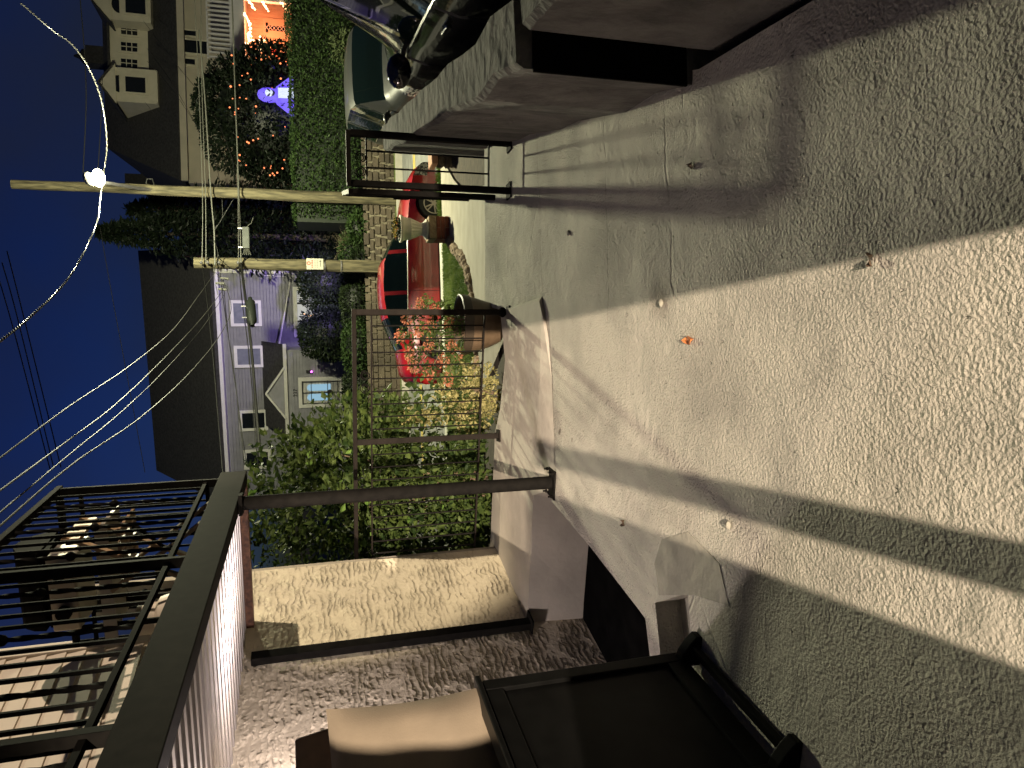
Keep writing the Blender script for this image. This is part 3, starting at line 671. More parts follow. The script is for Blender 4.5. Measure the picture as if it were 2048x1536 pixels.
for a in (-0.18, 0.18):
    b = MB(); b.bar(ch(a, -0.20, 0), ch(a, 0.18, 0.50), 0.035, 0.02); b.build('leg', CHW, t)
    b = MB(); b.bar(ch(a * .85, 0.22, 0), ch(a * .85, -0.16, 0.72), 0.035, 0.02); b.build('leg', CHW, t)
for k in range(5):
    b = MB(); b.box(ch(0, -0.16 + k * 0.075, 0.44), (0.38, 0.055, 0.016), AX); b.build('seat_slat', CHW, t)
b = MB(); b.box(ch(0, -0.14, 0.68), (0.36, 0.02, 0.09), AX); b.build('back_slat', CHW, t)

# ================================================================== GARDEN BEYOND THE RAILING
# big broad-leaved bush
t = thing('laurel_bush', 'tall broad-leaved green bush behind the terrace railing', 'bush', (-1.0, 7.0, -0.3))
P = []; D = []
for c, r, n in (((-1.05, 7.0, 1.15), (0.78, 0.62, 1.12), 4300), ((-0.62, 6.95, 1.05), (0.60, 0.55, 0.78), 2500), ((-0.42, 6.9, 0.42), (0.50, 0.48, 0.55), 1000), ((-1.35, 7.0, 0.55), (0.55, 0.6, 0.85), 2300), ((-1.15, 6.75, 0.15), (0.62, 0.35, 0.42), 1000)):
    p, d = shell(n, c, r, 0.45); P.append(p); D.append(d)
P = np.concatenate(P); D = np.concatenate(D); k = P[:, 2] > -0.3; P = P[k]; D = D[k]
k = ~((P[:, 0] > -1.15) & (P[:, 2] < 0.75) & (P[:, 2] > 0.30) & (rng.uniform(size=len(P)) < 0.45)); P = P[k]; D = D[k]
front = np.argsort(P[:, 1] * 1.0 - 0.15 * P[:, 2] + rng.uniform(0, .25, len(P)))
V, F = leaves(P, 0.078, 0.55, 0.62, 0.35, D * 0.5)
big = set(front[:280].tolist()); rest = np.array([i for i in range(len(P)) if i not in big])
Vr = V.reshape(-1, 4, 3)[rest].reshape(-1, 3); nr = len(rest)
leaf_obj('foliage', Vr, [(4 * i, 4 * i + 1, 4 * i + 2) for i in range(nr)] + [(4 * i, 4 * i + 2, 4 * i + 3) for i in range(nr)], LEAF, t, 'stuff')
lm = bpy.data.meshes.new('leaf'); lm.from_pydata([(0, 0, 0), (.48, .30, .05), (1, 0, -.10), (.48, -.30, .05)], [], [(0, 1, 2), (0, 2, 3)]); lm.materials.append(LEAF)
lm2 = lm.copy(); lm2.materials.clear(); lm2.materials.append(LEAFB)
tb = np.array(wloc(t))
for n_, i in enumerate(sorted(big)):
    q = V[4 * i:4 * i + 4]; d = q[2] - q[0]; a = q[1] - q[3]; d = Vector(d); L = d.length; d.normalize(); a = Vector(a); a = (a - d * a.dot(d)).normalized(); nn = d.cross(a)
    o = bpy.data.objects.new('leaf', lm2 if n_ % 9 == 0 else lm); COL.objects.link(o); o.parent = t
    M4 = Matrix(((d.x * L, a.x * L, nn.x * L, q[0][0] - tb[0]), (d.y * L, a.y * L, nn.y * L, q[0][1] - tb[1]), (d.z * L, a.z * L, nn.z * L, q[0][2] - tb[2]), (0, 0, 0, 1)))
    o.matrix_local = M4
for i in range(9):
    b = MB(); x = -1.1 + random.uniform(-.5, .6); b.tube([(-1.0 + 0.3 * (x + 1), 7.0, -0.3), ((x - 1) / 2 + random.uniform(-.1, .1), 6.9, 0.4), (x, 7.0 + random.uniform(-.3, .2), 1.1 + random.uniform(-.3, .5))], [0.018, 0.012, 0.005], 5); b.build('stem', TWIG, t)
# variegated shrub
t = thing('euonymus_shrub', 'yellow variegated shrub between the green bush and the planter', 'shrub', (-0.12, 6.75, -0.3))
P1, D1 = shell(1000, (-0.12, 6.75, 0.06), (0.36, 0.32, 0.34), 0.3); P2, D2 = shell(260, (-0.28, 6.9, 0.52), (0.07, 0.07, 0.26), 0.1)
V, F = leaves(np.concatenate([P1, P2]), 0.062, 0.5, 0.5, 0.3, np.concatenate([D1, D2]) * 0.6); leaf_obj('foliage', V, F, VARL, t, 'stuff')
for i in range(7):
    b = MB(); an = i * 0.9; b.tube([(-0.12, 6.75, -0.3), (-0.12 + .2 * math.cos(an), 6.75 + .2 * math.sin(an), 0.2)], [0.008, 0.004], 5); b.build('stem', TWIG, t)
# planter pot
pc = (0.535, 6.15, -0.10)
t = thing('planter_pot', 'round brown plastic planter with a wide dark rim band', 'planter', pc)
POT = mat('brown_resin', (0.11, 0.075, 0.045), (0.16, 0.11, 0.07), 8, 0.45, 0.2, 20, 0.004)
b = MB(); b.lathe([(0.155, 0.0), (0.165, 0.02), (0.20, 0.10), (0.235, 0.22), (0.250, 0.29)], pc, 36); b.build('body', POT, t, smooth=True)
b = MB(); b.lathe([(0.250, 0.285), (0.262, 0.29), (0.272, 0.365), (0.262, 0.37), (0.245, 0.36), (0.225, 0.30)], pc, 36, cap=False); b.build('rim', mat('dark_brown_resin', (0.045, 0.032, 0.022), (0.06, 0.045, 0.03), 8, 0.4), t, smooth=True)
b = MB(); b.lathe([(0.003, 0.30), (0.236, 0.30)], pc, 24, cap=False); b.build('soil', SOIL, t)
for z in (0.10, 0.20):
    pass
# orange flowering plant in the pot
t = thing('orange_flowering_plant', 'bushy plant with coral orange flower clusters in the brown planter', 'flowering plant', (pc[0], pc[1], 0.2))
cl = [(0.55, 6.10, 0.36), (0.48, 6.12, 0.62), (0.36, 6.10, 0.55), (0.66, 6.15, 0.48), (0.28, 6.12, 0.72), (0.22, 6.1, 0.42), (0.12, 6.15, 0.55), (0.44, 6.2, 0.78), (0.60, 6.2, 0.72), (0.06, 6.12, 0.38), (0.34, 6.05, 0.36), (0.18, 6.18, 0.68), (0.70, 6.1, 0.62), (0.52, 6.15, 0.52), (0.28, 6.15, 0.28)]
Pl = []; 
for c in cl:
    p, d = shell(60, (c[0], c[1], c[2] - 0.05), (0.10, 0.10, 0.09), 0.2); Pl.append(p)
V, F = leaves(np.concatenate(Pl), 0.055, 0.5, 0.42, 0.3); leaf_obj('foliage', V, F, LEAF, t, 'stuff')
for c in cl:
    p, d = shell(95, c, (0.062, 0.062, 0.046), 0.35); V, F = leaves(p, 0.021, 0.6, 0.85, 0.2, d); leaf_obj('flower_cluster', V, F, FLOWER, t)
    b = MB(); b.tube([(pc[0] + (c[0] - pc[0]) * .25, pc[1], 0.2), ((c[0] + pc[0]) / 2 + .02, pc[1] + .02, (c[2] + .15) / 2 + .05), c], [0.006, 0.005, 0.003], 5); b.build('stem', TWIG, t)

# lawn, stone edging
lawnpoly = [(-.15, 8.70, 1.0), (0.40, 8.80, 1.0), (0.84, 8.92, 1.0), (1.12, 9.11, 1.0), (1.34, 9.28, 1.0), (1.59, 9.56, 1.0), (1.86, 10.12, 1.0), (2.17, 11.14, 1.0), (2.53, 12.11, 1.0), (2.86, 13.1, 1.0), (2.86, 13.68, 1.0)]
def gz(y): return float(np.interp(y, [6.2, 8.5, 11, 13.7], [-0.18, -0.51, -0.77, -1.03]))
nb = 60000; ys = 8.72 + (13.7 - 8.72) * rng.uniform(0, 1, nb); xr = np.interp(ys, [p[1] for p in lawnpoly], [p[0] for p in lawnpoly]) - 0.10
xs = xr - rng.uniform(0, 1, nb) ** 1.0 * 4.8
P = np.stack([xs, ys, np.interp(ys, [6.2, 8.5, 11, 13.7], [-0.19, -0.52, -0.78, -1.04])], 1)
d = rng.normal(size=(nb, 3)) * 0.35; d[:, 2] = 1; d /= np.linalg.norm(d, axis=1)[:, None]
a = np.stack([np.cos(q := rng.uniform(0, 6.28, nb)), np.sin(q), 0 * q], 1); h = rng.uniform(0.03, 0.075, nb)[:, None]
V = np.stack([P - a * 0.006, P + a * 0.006, P + d * h], 1).reshape(-1, 3)
me = bpy.data.meshes.new('lawn_grass'); me.from_pydata(V.tolist(), [], [(3 * i, 3 * i + 1, 3 * i + 2) for i in range(nb)]); me.materials.append(GRASS)
o = bpy.data.objects.new('lawn_grass', me); COL.objects.link(o); o['kind'] = 'stuff'; o['label'] = 'short green lawn grass sloping from the path to the kerb'; o['category'] = 'grass'
b = MB()
for (x, y, _) in lawnpoly: b.v += [(x - 0.08, y, gz(y) + 0.004), (x - 9, y, gz(y) + 0.004)]
for i in range(len(lawnpoly) - 1): b.f.append((2 * i, 2 * i + 1, 2 * i + 3, 2 * i + 2))
struct(b.build('lawn', mat('lawn_earth', (0.05, 0.075, 0.02), (0.075, 0.10, 0.03), 6, 0.95, 0.6, 40, 0.02)))
# grass tuft strip beside the sidewalk, right of the path
nb = 2500; P = np.stack([rng.uniform(2.9, 5.2, nb), rng.uniform(13.50, 13.70, nb), np.full(nb, -1.01)], 1); d = rng.normal(size=(nb, 3)) * 0.4; d[:, 2] = 1
a = np.stack([np.cos(q := rng.uniform(0, 6.28, nb)), np.sin(q), 0 * q], 1); h = rng.uniform(0.05, 0.12, nb)[:, None]
V = np.stack([P - a * 0.008, P + a * 0.008, P + d * h], 1).reshape(-1, 3)
me = bpy.data.meshes.new('verge_grass'); me.from_pydata(V.tolist(), [], [(3 * i, 3 * i + 1, 3 * i + 2) for i in range(nb)]); me.materials.append(GRASS)
o = bpy.data.objects.new('verge_grass', me); COL.objects.link(o); o['kind'] = 'stuff'; o['label'] = 'strip of grass along the sidewalk edge'; o['category'] = 'grass'
STONE = mat('tan_edging_stone', (0.20, 0.14, 0.085), (0.36, 0.26, 0.17), 7, 0.9, 0.9, 18, 0.03)
def rock(r, sq, seed):
    rr = random.Random(seed); b = MB(); b.ball((0, 0, 0), r, 9, 6, sq)
    b.v = [(x * (1 + rr.uniform(-.16, .16)), y * (1 + rr.uniform(-.16, .16)), z * (1 + rr.uniform(-.12, .12))) for x, y, z in b.v]; return b
t = thing('stone_edging', 'curving row of rough tan stones between lawn and path', 'edging', (1.9, 10.9, gz(10.9)))
rocks = [rock(0.15, (1.2, .8, .7), i).mesh('stone', STONE) for i in range(5)]
lp_ = np.array([(p[0], p[1]) for p in lawnpoly[:-1]]); al_ = np.concatenate([[0], np.cumsum(np.linalg.norm(np.diff(lp_, axis=0), axis=1))]); q_ = 0.0; i = 0
while q_ < al_[-1]:
    x = float(np.interp(q_, al_, lp_[:, 0])); y = float(np.interp(q_, al_, lp_[:, 1])); tx = float(np.interp(q_ + .1, al_, lp_[:, 0])) - x; ty = float(np.interp(q_ + .1, al_, lp_[:, 1])) - y
    o = child('stone', rocks[i % 5], t, (x + random.uniform(-.02, .02), y, gz(y) + 0.02)); o.rotation_euler = (0, random.uniform(-.2, .2), math.atan2(ty, tx) + random.uniform(-.25, .25)); s_ = random.uniform(.55, .85); o.scale = (s_ * 1.1, s_, s_); q_ += 0.27 * s_; i += 1
# urn on a brick pedestal
uc = (2.74, 12.3, -0.93)
t = thing('brick_pedestal', 'small square red brick pedestal under the white urn', 'pedestal', uc)
bm_ = None
for row in range(4):
    z = uc[2] + 0.035 + row * 0.075
    for k in range(2):
        for sx, sy in ((0, -1), (0, 1), (-1, 0), (1, 0)):
            b = MB(); L = 0.195
            if bm_ is None: b.box((0, 0, 0), (0.19, 0.08, 0.065)); bm_ = b.mesh('brick', BRICK)
            off = (-0.1 + k * 0.2) * (1 if row % 2 else .9)
            o = child('brick', bm_, t, (uc[0] + (off if sy else sx * 0.155), uc[1] + (off if sx else sy * 0.155), z)); o.rotation_euler = (0, 0, 0 if sy else math.pi / 2)
b = MB(); b.box((uc[0], uc[1], uc[2] + 0.13), (0.35, 0.35, 0.30)); b.build('mortar_core', MORTAR, t)
u2 = (uc[0], uc[1], uc[2] + 0.30)
t = thing('garden_urn', 'white fluted garden urn on the brick pedestal', 'urn', u2)
URN = mat('white_cast_stone', (0.66, 0.60, 0.50), (0.76, 0.70, 0.60), 9, 0.85, 0.4, 40, 0.006)
b = MB(); b.box((u2[0], u2[1], u2[2] + 0.065), (0.40, 0.40, 0.13)); b.build('plinth', STONE, t, bevel=0.01)
b = MB(); b.lathe([(0.17, 0.13), (0.175, 0.16), (0.12, 0.20), (0.10, 0.24), (0.135, 0.32), (0.165, 0.40), (0.175, 0.42)], u2, 64, lambda a, z: 1 + (0.045 * math.cos(16 * a) if z > 0.2 else 0)); b.build('fluted_bowl', URN, t, smooth=True)
b = MB(); b.lathe([(0.178, 0.42), (0.19, 0.43), (0.185, 0.45), (0.195, 0.53), (0.205, 0.54), (0.235, 0.58), (0.235, 0.61), (0.20, 0.61), (0.18, 0.55)], u2, 40, lambda a, z: 1 + (0.02 * math.cos(24 * a) if .45 < z < .54 else 0), cap=False); b.build('rim', URN, t, smooth=True)
t = thing('yellow_mum', 'small mum plant with yellow blooms in the white urn', 'flowering plant', (u2[0], u2[1], u2[2] + 0.58))
p, d = shell(320, (u2[0], u2[1], u2[2] + 0.64), (0.20, 0.2, 0.11), 0.4); V, F = leaves(p, 0.05, 0.6, 0.6); leaf_obj('foliage', V, F, SHRUBL, t, 'stuff')
YFL = leaf_mat('yellow_bloom', (0.55, 0.36, 0.03), (0.62, 0.45, 0.06), 0.2, 20)
for i in range(16):
    an = i * 2.4; r = 0.17 * math.sqrt((i + 1) / 16); p, d = shell(26, (u2[0] + r * math.cos(an), u2[1] + r * math.sin(an), u2[2] + 0.74 - r * .35), (0.026, 0.026, 0.02), 0.4); V, F = leaves(p, 0.016, 0.6, .8, .2, d); leaf_obj('bloom', V, F, YFL, t)
# brick and stone pier stump by the sidewalk, seen through the gate
sc_ = (3.70, 11.3, -1.0)
t = thing('stone_pier', 'low brown stone pier with a terracotta cap behind the gate bars', 'pier', sc_)
me = [rock(0.10, (1.1, 1.1, .75), 40 + i).mesh('stone', mat('brown_stone', (0.10, 0.08, 0.05), (0.17, 0.13, 0.085), 9, 0.95, 0.8, 20, 0.02)) for i in range(3)]
for k in range(16):
    an = k * 1.57 + .4; child('stone', me[k % 3], t, (sc_[0] + .10 * math.cos(an), sc_[1] + .10 * math.sin(an), sc_[2] + 0.08 + (k // 4) * 0.115))
b = MB(); b.box((sc_[0], sc_[1], sc_[2] + 0.54), (0.34, 0.34, 0.10)); b.build('cap', mat('terracotta', (0.42, 0.20, 0.11), (0.50, 0.26, 0.15), 12, 0.8), t, bevel=0.01)

# ================================================================== CARS
GLASS = mat('tinted_car_glass', (0.003, 0.006, 0.0055), rough=0.03, spec=0.6)
TYRE = mat('tyre_rubber', (0.012, 0.012, 0.012), (0.02, 0.02, 0.02), 30, 0.85)
RIMM = mat('grey_alloy', (0.30, 0.26, 0.23), rough=0.35, metal=0.8)
CHROME = mat('chrome_trim', (0.6, 0.6, 0.6), rough=0.12, metal=1)
LENS = mat('headlight_lens', (0.45, 0.44, 0.40), (0.06, 0.06, 0.06), 22, 0.08, coat=1, contrast=(0.45, 0.55))
REDLENS = mat('tail_light_lens', (0.30, 0.012, 0.012), rough=0.12, coat=1)
DARKP = mat('black_plastic', (0.015, 0.015, 0.015), rough=0.6)
def car(name, label, loc, head, L, Wd, paint, st, wheels, R_w, pillars, group=None, sunroof=False):
    """st rows: s, ztop, wtop factor, zbelt, half width factor; s from the tail 0 to the nose 1"""
    t = thing(name, label, 'car', loc, group)
    st = np.array(st); ss = np.unique(np.concatenate([np.linspace(0, 1, 61), st[:, 0]])); I = lambda k: np.interp(ss, st[:, 0], st[:, k])
    zt, wt, zbl, wf = I(1), I(2), I(3), I(4); w = Wd / 2
    ca, sa = math.cos(head), math.sin(head)
    G = lambda x, y, z: (loc[0] + x * ca - y * sa, loc[1] + x * sa + y * ca, loc[2] + z)
    grid = []
    for i, s_ in enumerate(ss):
        x = (s_ - 0.5) * L; za = 0.0
        for xc in wheels:
            dx = x - (xc - 0.5) * L
            if abs(dx) < R_w + 0.06: za = max(za, R_w + math.sqrt((R_w + 0.06) ** 2 - dx * dx))
        zb = 0.20 + (0.10 * max(0, (0.06 - s_) / 0.06)) + 0.08 * max(0, (s_ - 0.94) / 0.06); W_ = w * wf[i]
        mx = lambda z: max(z, za)
        row = [(0, zb + .02), (0.84 * W_, mx(zb)), (0.965 * W_, mx(zb + 0.07)), (1.0 * W_, mx(0.48 * zbl[i] + .1)), (0.992 * W_, max(mx(zbl[i] - 0.13), za + .01)), (0.955 * W_, zbl[i]), (wt[i] * w * wf[i], zt[i] - 0.035), (wt[i] * w * wf[i] * 0.86, zt[i] - 0.006), (wt[i] * w * wf[i] * 0.45, zt[i] + .012), (0, zt[i] + 0.018)]
        grid.append([(x, y, z) for y, z in row])
    K = len(grid[0]); parts = {}
    def put(key, quad): parts.setdefault(key, []).append(quad)
    p = pillars
    for i in range(len(ss) - 1):
        sm = (ss[i] + ss[i + 1]) / 2
        for k in range(K - 1):
            key = 'body'
            if k == 5 and any(a < sm < c for a, c in p['side']): key = 'side_window'
            if k >= 6 and p['ws'][0] < sm < p['ws'][1]: key = 'windshield'
            if k >= 6 and p['rw'][0] < sm < p['rw'][1]: key = 'rear_window'
            if sm > p['hl'] and k in (3, 4): key = 'headlight'
            if sm < p['tl'] and k in (3, 4): key = 'tail_light'
            for sg in (1, -1):
                q = [grid[i][k], grid[i + 1][k], grid[i + 1][k + 1], grid[i][k + 1]]
                q = [G(a, sg * b_, c) for a, b_, c in (q if sg == 1 else q[::-1])]
                kk = key + ('#%d' % sg if key in ('headlight', 'tail_light', 'side_window') else ''); 
                if key == 'side_window': kk += '#%d' % [j for j, (a, c) in enumerate(p['side']) if a < sm < c][0]
                put(kk, q)
    for e, s_ in ((0, 1), (-1, -1)):
        ring = [G(a, b_, c) for a, b_, c in grid[e]] + [G(a, -b_, c) for a, b_, c in grid[e][::-1]][1:-1]
        put('body', ring)
    mats = {'body': paint, 'side_window': GLASS, 'windshield': GLASS, 'rear_window': GLASS, 'headlight': LENS, 'tail_light': REDLENS}
    for key, qs in parts.items():
        b = MB()
        for q in qs: b.add(q, [tuple(range(len(q)))])
        nm = key.split('#')[0]; me = b.mesh(nm, mats[nm], loc); bm = bmesh.new(); bm.from_mesh(me); bmesh.ops.remove_doubles(bm, verts=bm.verts, dist=0.0005); bmesh.ops.recalc_face_normals(bm, faces=bm.faces); bm.to_mesh(me); bm.free()
        me.polygons.foreach_set('use_smooth', [True] * len(me.polygons)); me.set_sharp_from_angle(angle=R(40))
        o = bpy.data.objects.new(nm, me); COL.objects.link(o); o.parent = t
    # underside tray
    b = MB(); c = [G(x, y, 0.26) for x, y in ((-.46 * L, -w * .8), (.44 * L, -w * .8), (.44 * L, w * .8), (-.46 * L, w * .8))]; b.slab(c, (0, 0, .3)); b.build('underbody', DARKP, t)
    # wheels
    for xc in wheels:
        for sg in (1, -1):
            x = (xc - 0.5) * L; yo = sg * (w - 0.015); yi = sg * (w - 0.23)
            b = MB(); pr = [(R_w * .66, 0.0), (R_w * .93, 0.005), (R_w, 0.04), (R_w, 0.17), (R_w * .93, 0.205), (R_w * .62, 0.21)]
            bb = MB(); bb.lathe(pr, (0, 0, 0), 32, cap=True)
            b.add([G(x + vx, yo - sg * vz, R_w + vy) for vx, vy, vz in bb.v], bb.f); wh = b.build('wheel', TYRE, t, smooth=True)
            b = MB(); bb = MB(); bb.lathe([(R_w * .60, 0.0), (R_w * .665, -0.004), (R_w * .665, 0.03), (R_w * .60, 0.03)], (0, 0, 0), 32, cap=False)
            b.add([G(x + vx, yo - sg * (vz - .004), R_w + vy) for vx, vy, vz in bb.v], bb.f)
            for q in range(10):
                an = q * math.pi / 5 + (0.12 if q % 2 else -0.12)
                b.bar(G(x + .02 * math.cos(an), yo - sg * -.004, R_w + .02 * math.sin(an)), G(x + R_w * .62 * math.cos(an), yo + sg * .002, R_w + R_w * .62 * math.sin(an)), 0.018, 0.026)
            bb = MB(); bb.lathe([(0.045, -0.012), (0.05, 0.02)], (0, 0, 0), 16); b.add([G(x + vx, yo - sg * vz, R_w + vy) for vx, vy, vz in bb.v], bb.f)
            b.build('rim', RIMM, wh, smooth=False)
    # mirrors, handles, seams, sill
    for sg in (1, -1):
        x = (p['mirror'] - 0.5) * L; zb_ = float(np.interp(p['mirror'], st[:, 0], st[:, 3])) + 0.06
        b = MB(); b.ball((0, 0, 0), 0.11, 14, 8, (0.62, 1.0, 0.72)); b.v = [G(x + vx, sg * (w + 0.07) + vy, zb_ + vz) for vx, vy, vz in b.v]; mr = b.build('mirror', paint, t, smooth=True)
        b = MB(); b.bar(G(x, sg * (w - .10), zb_ - .03), G(x, sg * (w + .02), zb_ - .02), 0.05, 0.03); b.build('mirror_arm', DARKP, mr)
        for s_ in p['seams']:
            x = (s_ - 0.5) * L; i = int(np.argmin(abs(ss - s_))); row = grid[i]
            b = MB(); b.tube([G(row[k][0], sg * (row[k][1] + 0.0015), row[k][2]) for k in (2, 3, 4, 5)], 0.005, 4); b.build('door_seam', DARKP, t)
        for s_ in p['handles']:
            i = int(np.argmin(abs(ss - s_))); y_ = grid[i][4][1] + 0.012; z_ = grid[i][4][2] + 0.02
            b = MB(); x = (s_ - 0.5) * L; b.box((0, 0, 0), (0.17, 0.022, 0.03)); b.v = [G(x + vx, sg * y_ + vy, z_ + vz) for vx, vy, vz in b.v]; b.build('door_handle', paint, t, bevel=0.006)
        b = MB(); i0 = int(np.argmin(abs(ss - p['trim'][0]))); i1 = int(np.argmin(abs(ss - p['trim'][1])))
        b.tube([G(grid[i][5][0], sg * (grid[i][5][1] + .004), grid[i][5][2] + .006) for i in range(i0, i1 + 1)], 0.008, 5); b.build('window_trim', CHROME, t, smooth=True)
        b = MB(); b.bar(G(-.20 * L, sg * (w - .015), 0.245), G(.20 * L, sg * (w - .015), 0.245), 0.03, 0.03); b.build('sill', DARKP, t)
    return t, G
RED = mat('red_car_paint', (0.25, 0.005, 0.008), (0.26, 0.006, 0.009), 3, 0.32, coat=1.0)
SED = [(0, .62, .80, .60, .80), (.015, .90, .80, .80, .86), (.05, 1.02, .80, .92, .92), (.12, 1.06, .80, .95, .97), (.16, 1.09, .80, .955, .99), (.22, 1.22, .74, .955, 1), (.30, 1.375, .70, .95, 1), (.38, 1.435, .69, .94, 1), (.46, 1.45, .69, .93, 1), (.55, 1.42, .70, .92, 1), (.63, 1.25, .74, .91, 1), (.71, 1.03, .80, .90, 1), (.76, .97, .82, .88, 1), (.86, .90, .82, .82, .985), (.93, .82, .80, .75, .94), (.975, .70, .76, .64, .86), (1, .58, .72, .52, .78)]
PS = dict(side=((.235, .405), (.425, .585), (.60, .655)), ws=(.565, .71), rw=(.155, .305), hl=.925, tl=.05, mirror=.655, seams=(.245, .415, .66), handles=(.30, .47), trim=(.20, .67))
t, G = car('red_sedan', 'red four-door sedan parked along the kerb', (2.42, 15.75, -1.42), 0.0, 4.75, 1.82, RED, SED, (.195, .805), 0.335, PS)
GREYP = mat('gunmetal_car_paint', (0.014, 0.015, 0.013), (0.016, 0.017, 0.015), 3, 0.4, metal=0.0, coat=0.25, spec=0.3)
SUVP = [(0, .95, .80, .80, .86), (.02, 1.30, .78, 1.0, .92), (.06, 1.58, .74, 1.03, .96), (.12, 1.68, .74, 1.04, .99), (.30, 1.73, .74, 1.04, 1), (.50, 1.72, .75, 1.02, 1), (.58, 1.65, .76, 1.01, 1), (.66, 1.40, .79, 1.0, 1), (.73, 1.16, .83, .99, 1), (.78, 1.10, .84, .97, 1), (.90, 1.03, .84, .92, .98), (.96, .94, .82, .80, .93), (1, .74, .78, .62, .84)]
PV = dict(side=((.10, .26), (.28, .43), (.45, .60)), ws=(.575, .735), rw=(.015, .075), hl=.90, tl=.06, mirror=.66, seams=(.27, .44, .68), handles=(.31, .48), trim=(.09, .69))
t, G = car('grey_suv', 'grey sport utility vehicle facing the terrace with clear headlights', (6.12, 14.0, -1.05), R(-96), 4.6, 1.86, GREYP, SUVP, (.19, .81), 0.36, PV)
b = MB(); b.box(G(4.6 * .5 - .03, 0, .72), (1.0, .05, .20)); b.build('grille', DARKP, t)
BLK = mat('black_car_paint', (0.008, 0.008, 0.009), (0.009, 0.009, 0.010), 3, 0.12, coat=1.0)
t, G = car('black_suv', 'glossy black car parked close beside the low wall', (2.86, 3.62, -0.12), R(77), 4.7, 1.9, BLK, SUVP, (.19, .81), 0.36, PV)

# ================================================================== ACROSS THE STREET
t = thing('stone_retaining_wall', 'long tan fieldstone retaining wall across the street under the hedge', 'wall', (5, 23.1, -1.28))
FST = mat('tan_fieldstone', (0.055, 0.043, 0.032), (0.115, 0.09, 0.063), 1.7, 0.9, 0.7, 16, 0.02)
b = MB(); b.box((3, 23.25, -0.83), (60, 0.26, 0.94)); b.build('mortar_core', mat('pale_mortar', (0.16, 0.135, 0.095), (0.20, 0.175, 0.125), 6, 0.95), t)
sm = []
for i in range(8):
    rr = random.Random(i); w_, h_ = 0.5, 0.5; b = MB(); pts = []
    for cx_, cz_ in ((-.5, -.5), (0, -.5), (.5, -.5), (.5, 0), (.5, .5), (0, .5), (-.5, .5), (-.5, 0)):
        pts.append((cx_ * rr.uniform(.80, 1.0) + rr.uniform(-.05, .05), cz_ * rr.uniform(.78, 1.0) + rr.uniform(-.05, .05)))
    front = [(x * .9, -0.05, z * .9) for x, z in pts]; backp = [(x, 0.0, z) for x, z in pts]
    b.v = front + backp; b.f = [tuple(range(8))] + [(k, 8 + k, 8 + (k + 1) % 8, (k + 1) % 8) for k in range(8)]; sm.append(b.mesh('stone', FST))
cnt = 0; rest = MB()
zrow = -1.29
while zrow < -0.40:
    hh = random.uniform(0.13, 0.22); x = -3.5 + random.uniform(0, .3)
    while x < 13:
        ww = random.uniform(0.20, 0.46)
        vis = (3.0 < x < 11.5)
        if vis and cnt < 290:
            o = child('stone', sm[cnt % 8], t, (x + ww / 2, 23.118, zrow + hh / 2)); o.scale = (ww * 1.0 - .025, 1, hh - .025); cnt += 1
        else: rest.box((x + ww / 2, 23.10, zrow + hh / 2), (ww - .03, .05, hh - .03))
        x += ww
    zrow += hh
rest.build('stones', FST, t, kind='stuff')
# clipped hedge on top of the wall
t = thing('clipped_hedge', 'tall clipped green hedge on top of the stone wall', 'hedge', (8.6, 24.2, -0.36))
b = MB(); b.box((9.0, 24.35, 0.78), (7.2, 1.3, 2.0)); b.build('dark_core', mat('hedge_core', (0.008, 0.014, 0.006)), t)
n = 15000; fx = rng.uniform(5.65, 12.9, n); face = rng.uniform(size=n)
lump = 0.10 * np.sin(fx * 2.1) + 0.08 * np.sin(fx * 5.3 + 1)
zz = rng.uniform(-0.38, 1.92, n); yy = np.full(n, 23.52) + rng.uniform(-.10, .18, n) + 0.07 * np.sin(fx * 3 + zz * 4)
topm = face < 0.2; zz[topm] = 1.86 + lump[topm] + rng.uniform(-.12, .10, topm.sum()); yy[topm] = rng.uniform(23.5, 25.1, topm.sum())
endm = face > 0.92; fx[endm] = 5.62 + rng.uniform(-.1, .12, endm.sum()); yy[endm] = rng.uniform(23.5, 25.1, endm.sum())
ztop = 1.93 + 0.06 * np.sin(fx * 1.7); zz = np.minimum(zz, ztop)
k = ~((fx > 9.6) & (zz > 1.25) & (rng.uniform(size=n) < .0)); 
V, F = leaves(np.stack([fx, yy, zz], 1), 0.085, 0.4, 0.6, 0.35, np.array((0, -.5, .2))); leaf_obj('foliage', V, F, HEDGE, t, 'stuff')
# shrub with pale leaves at the hedge's right end
t = thing('pale_shrub', 'pale leaved shrub leaning at the right end of the hedge', 'shrub', (10.3, 23.6, 0.4))
p, d = shell(420, at(690, 95, 23.3), (.55, .4, .5), .3); V, F = leaves(p, 0.11, .5, .5, .3, d); leaf_obj('foliage', V, F, leaf_mat('pale_leaf', (.09, .12, .05), (.14, .17, .08), .2), t, 'stuff')
b = MB(); b.tube([(10.3, 23.6, -.3), at(690, 95, 23.4)], .02, 5); b.build('stem', TWIG, t)

def ball_shrub(name, label, c, r, material, n, leaf=0.12, cat='shrub', base=None):
    base = base if base is not None else c[2] - r[2]
    t = thing(name, label, cat, (c[0], c[1], base))
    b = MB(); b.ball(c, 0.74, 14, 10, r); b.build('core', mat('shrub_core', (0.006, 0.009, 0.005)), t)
    p, d = shell(int(n * 2.2), c, r, .74); V, F = leaves(p, leaf, .3, .55, .35, d * 1.0); leaf_obj('foliage', V, F, material, t, 'stuff'); return t
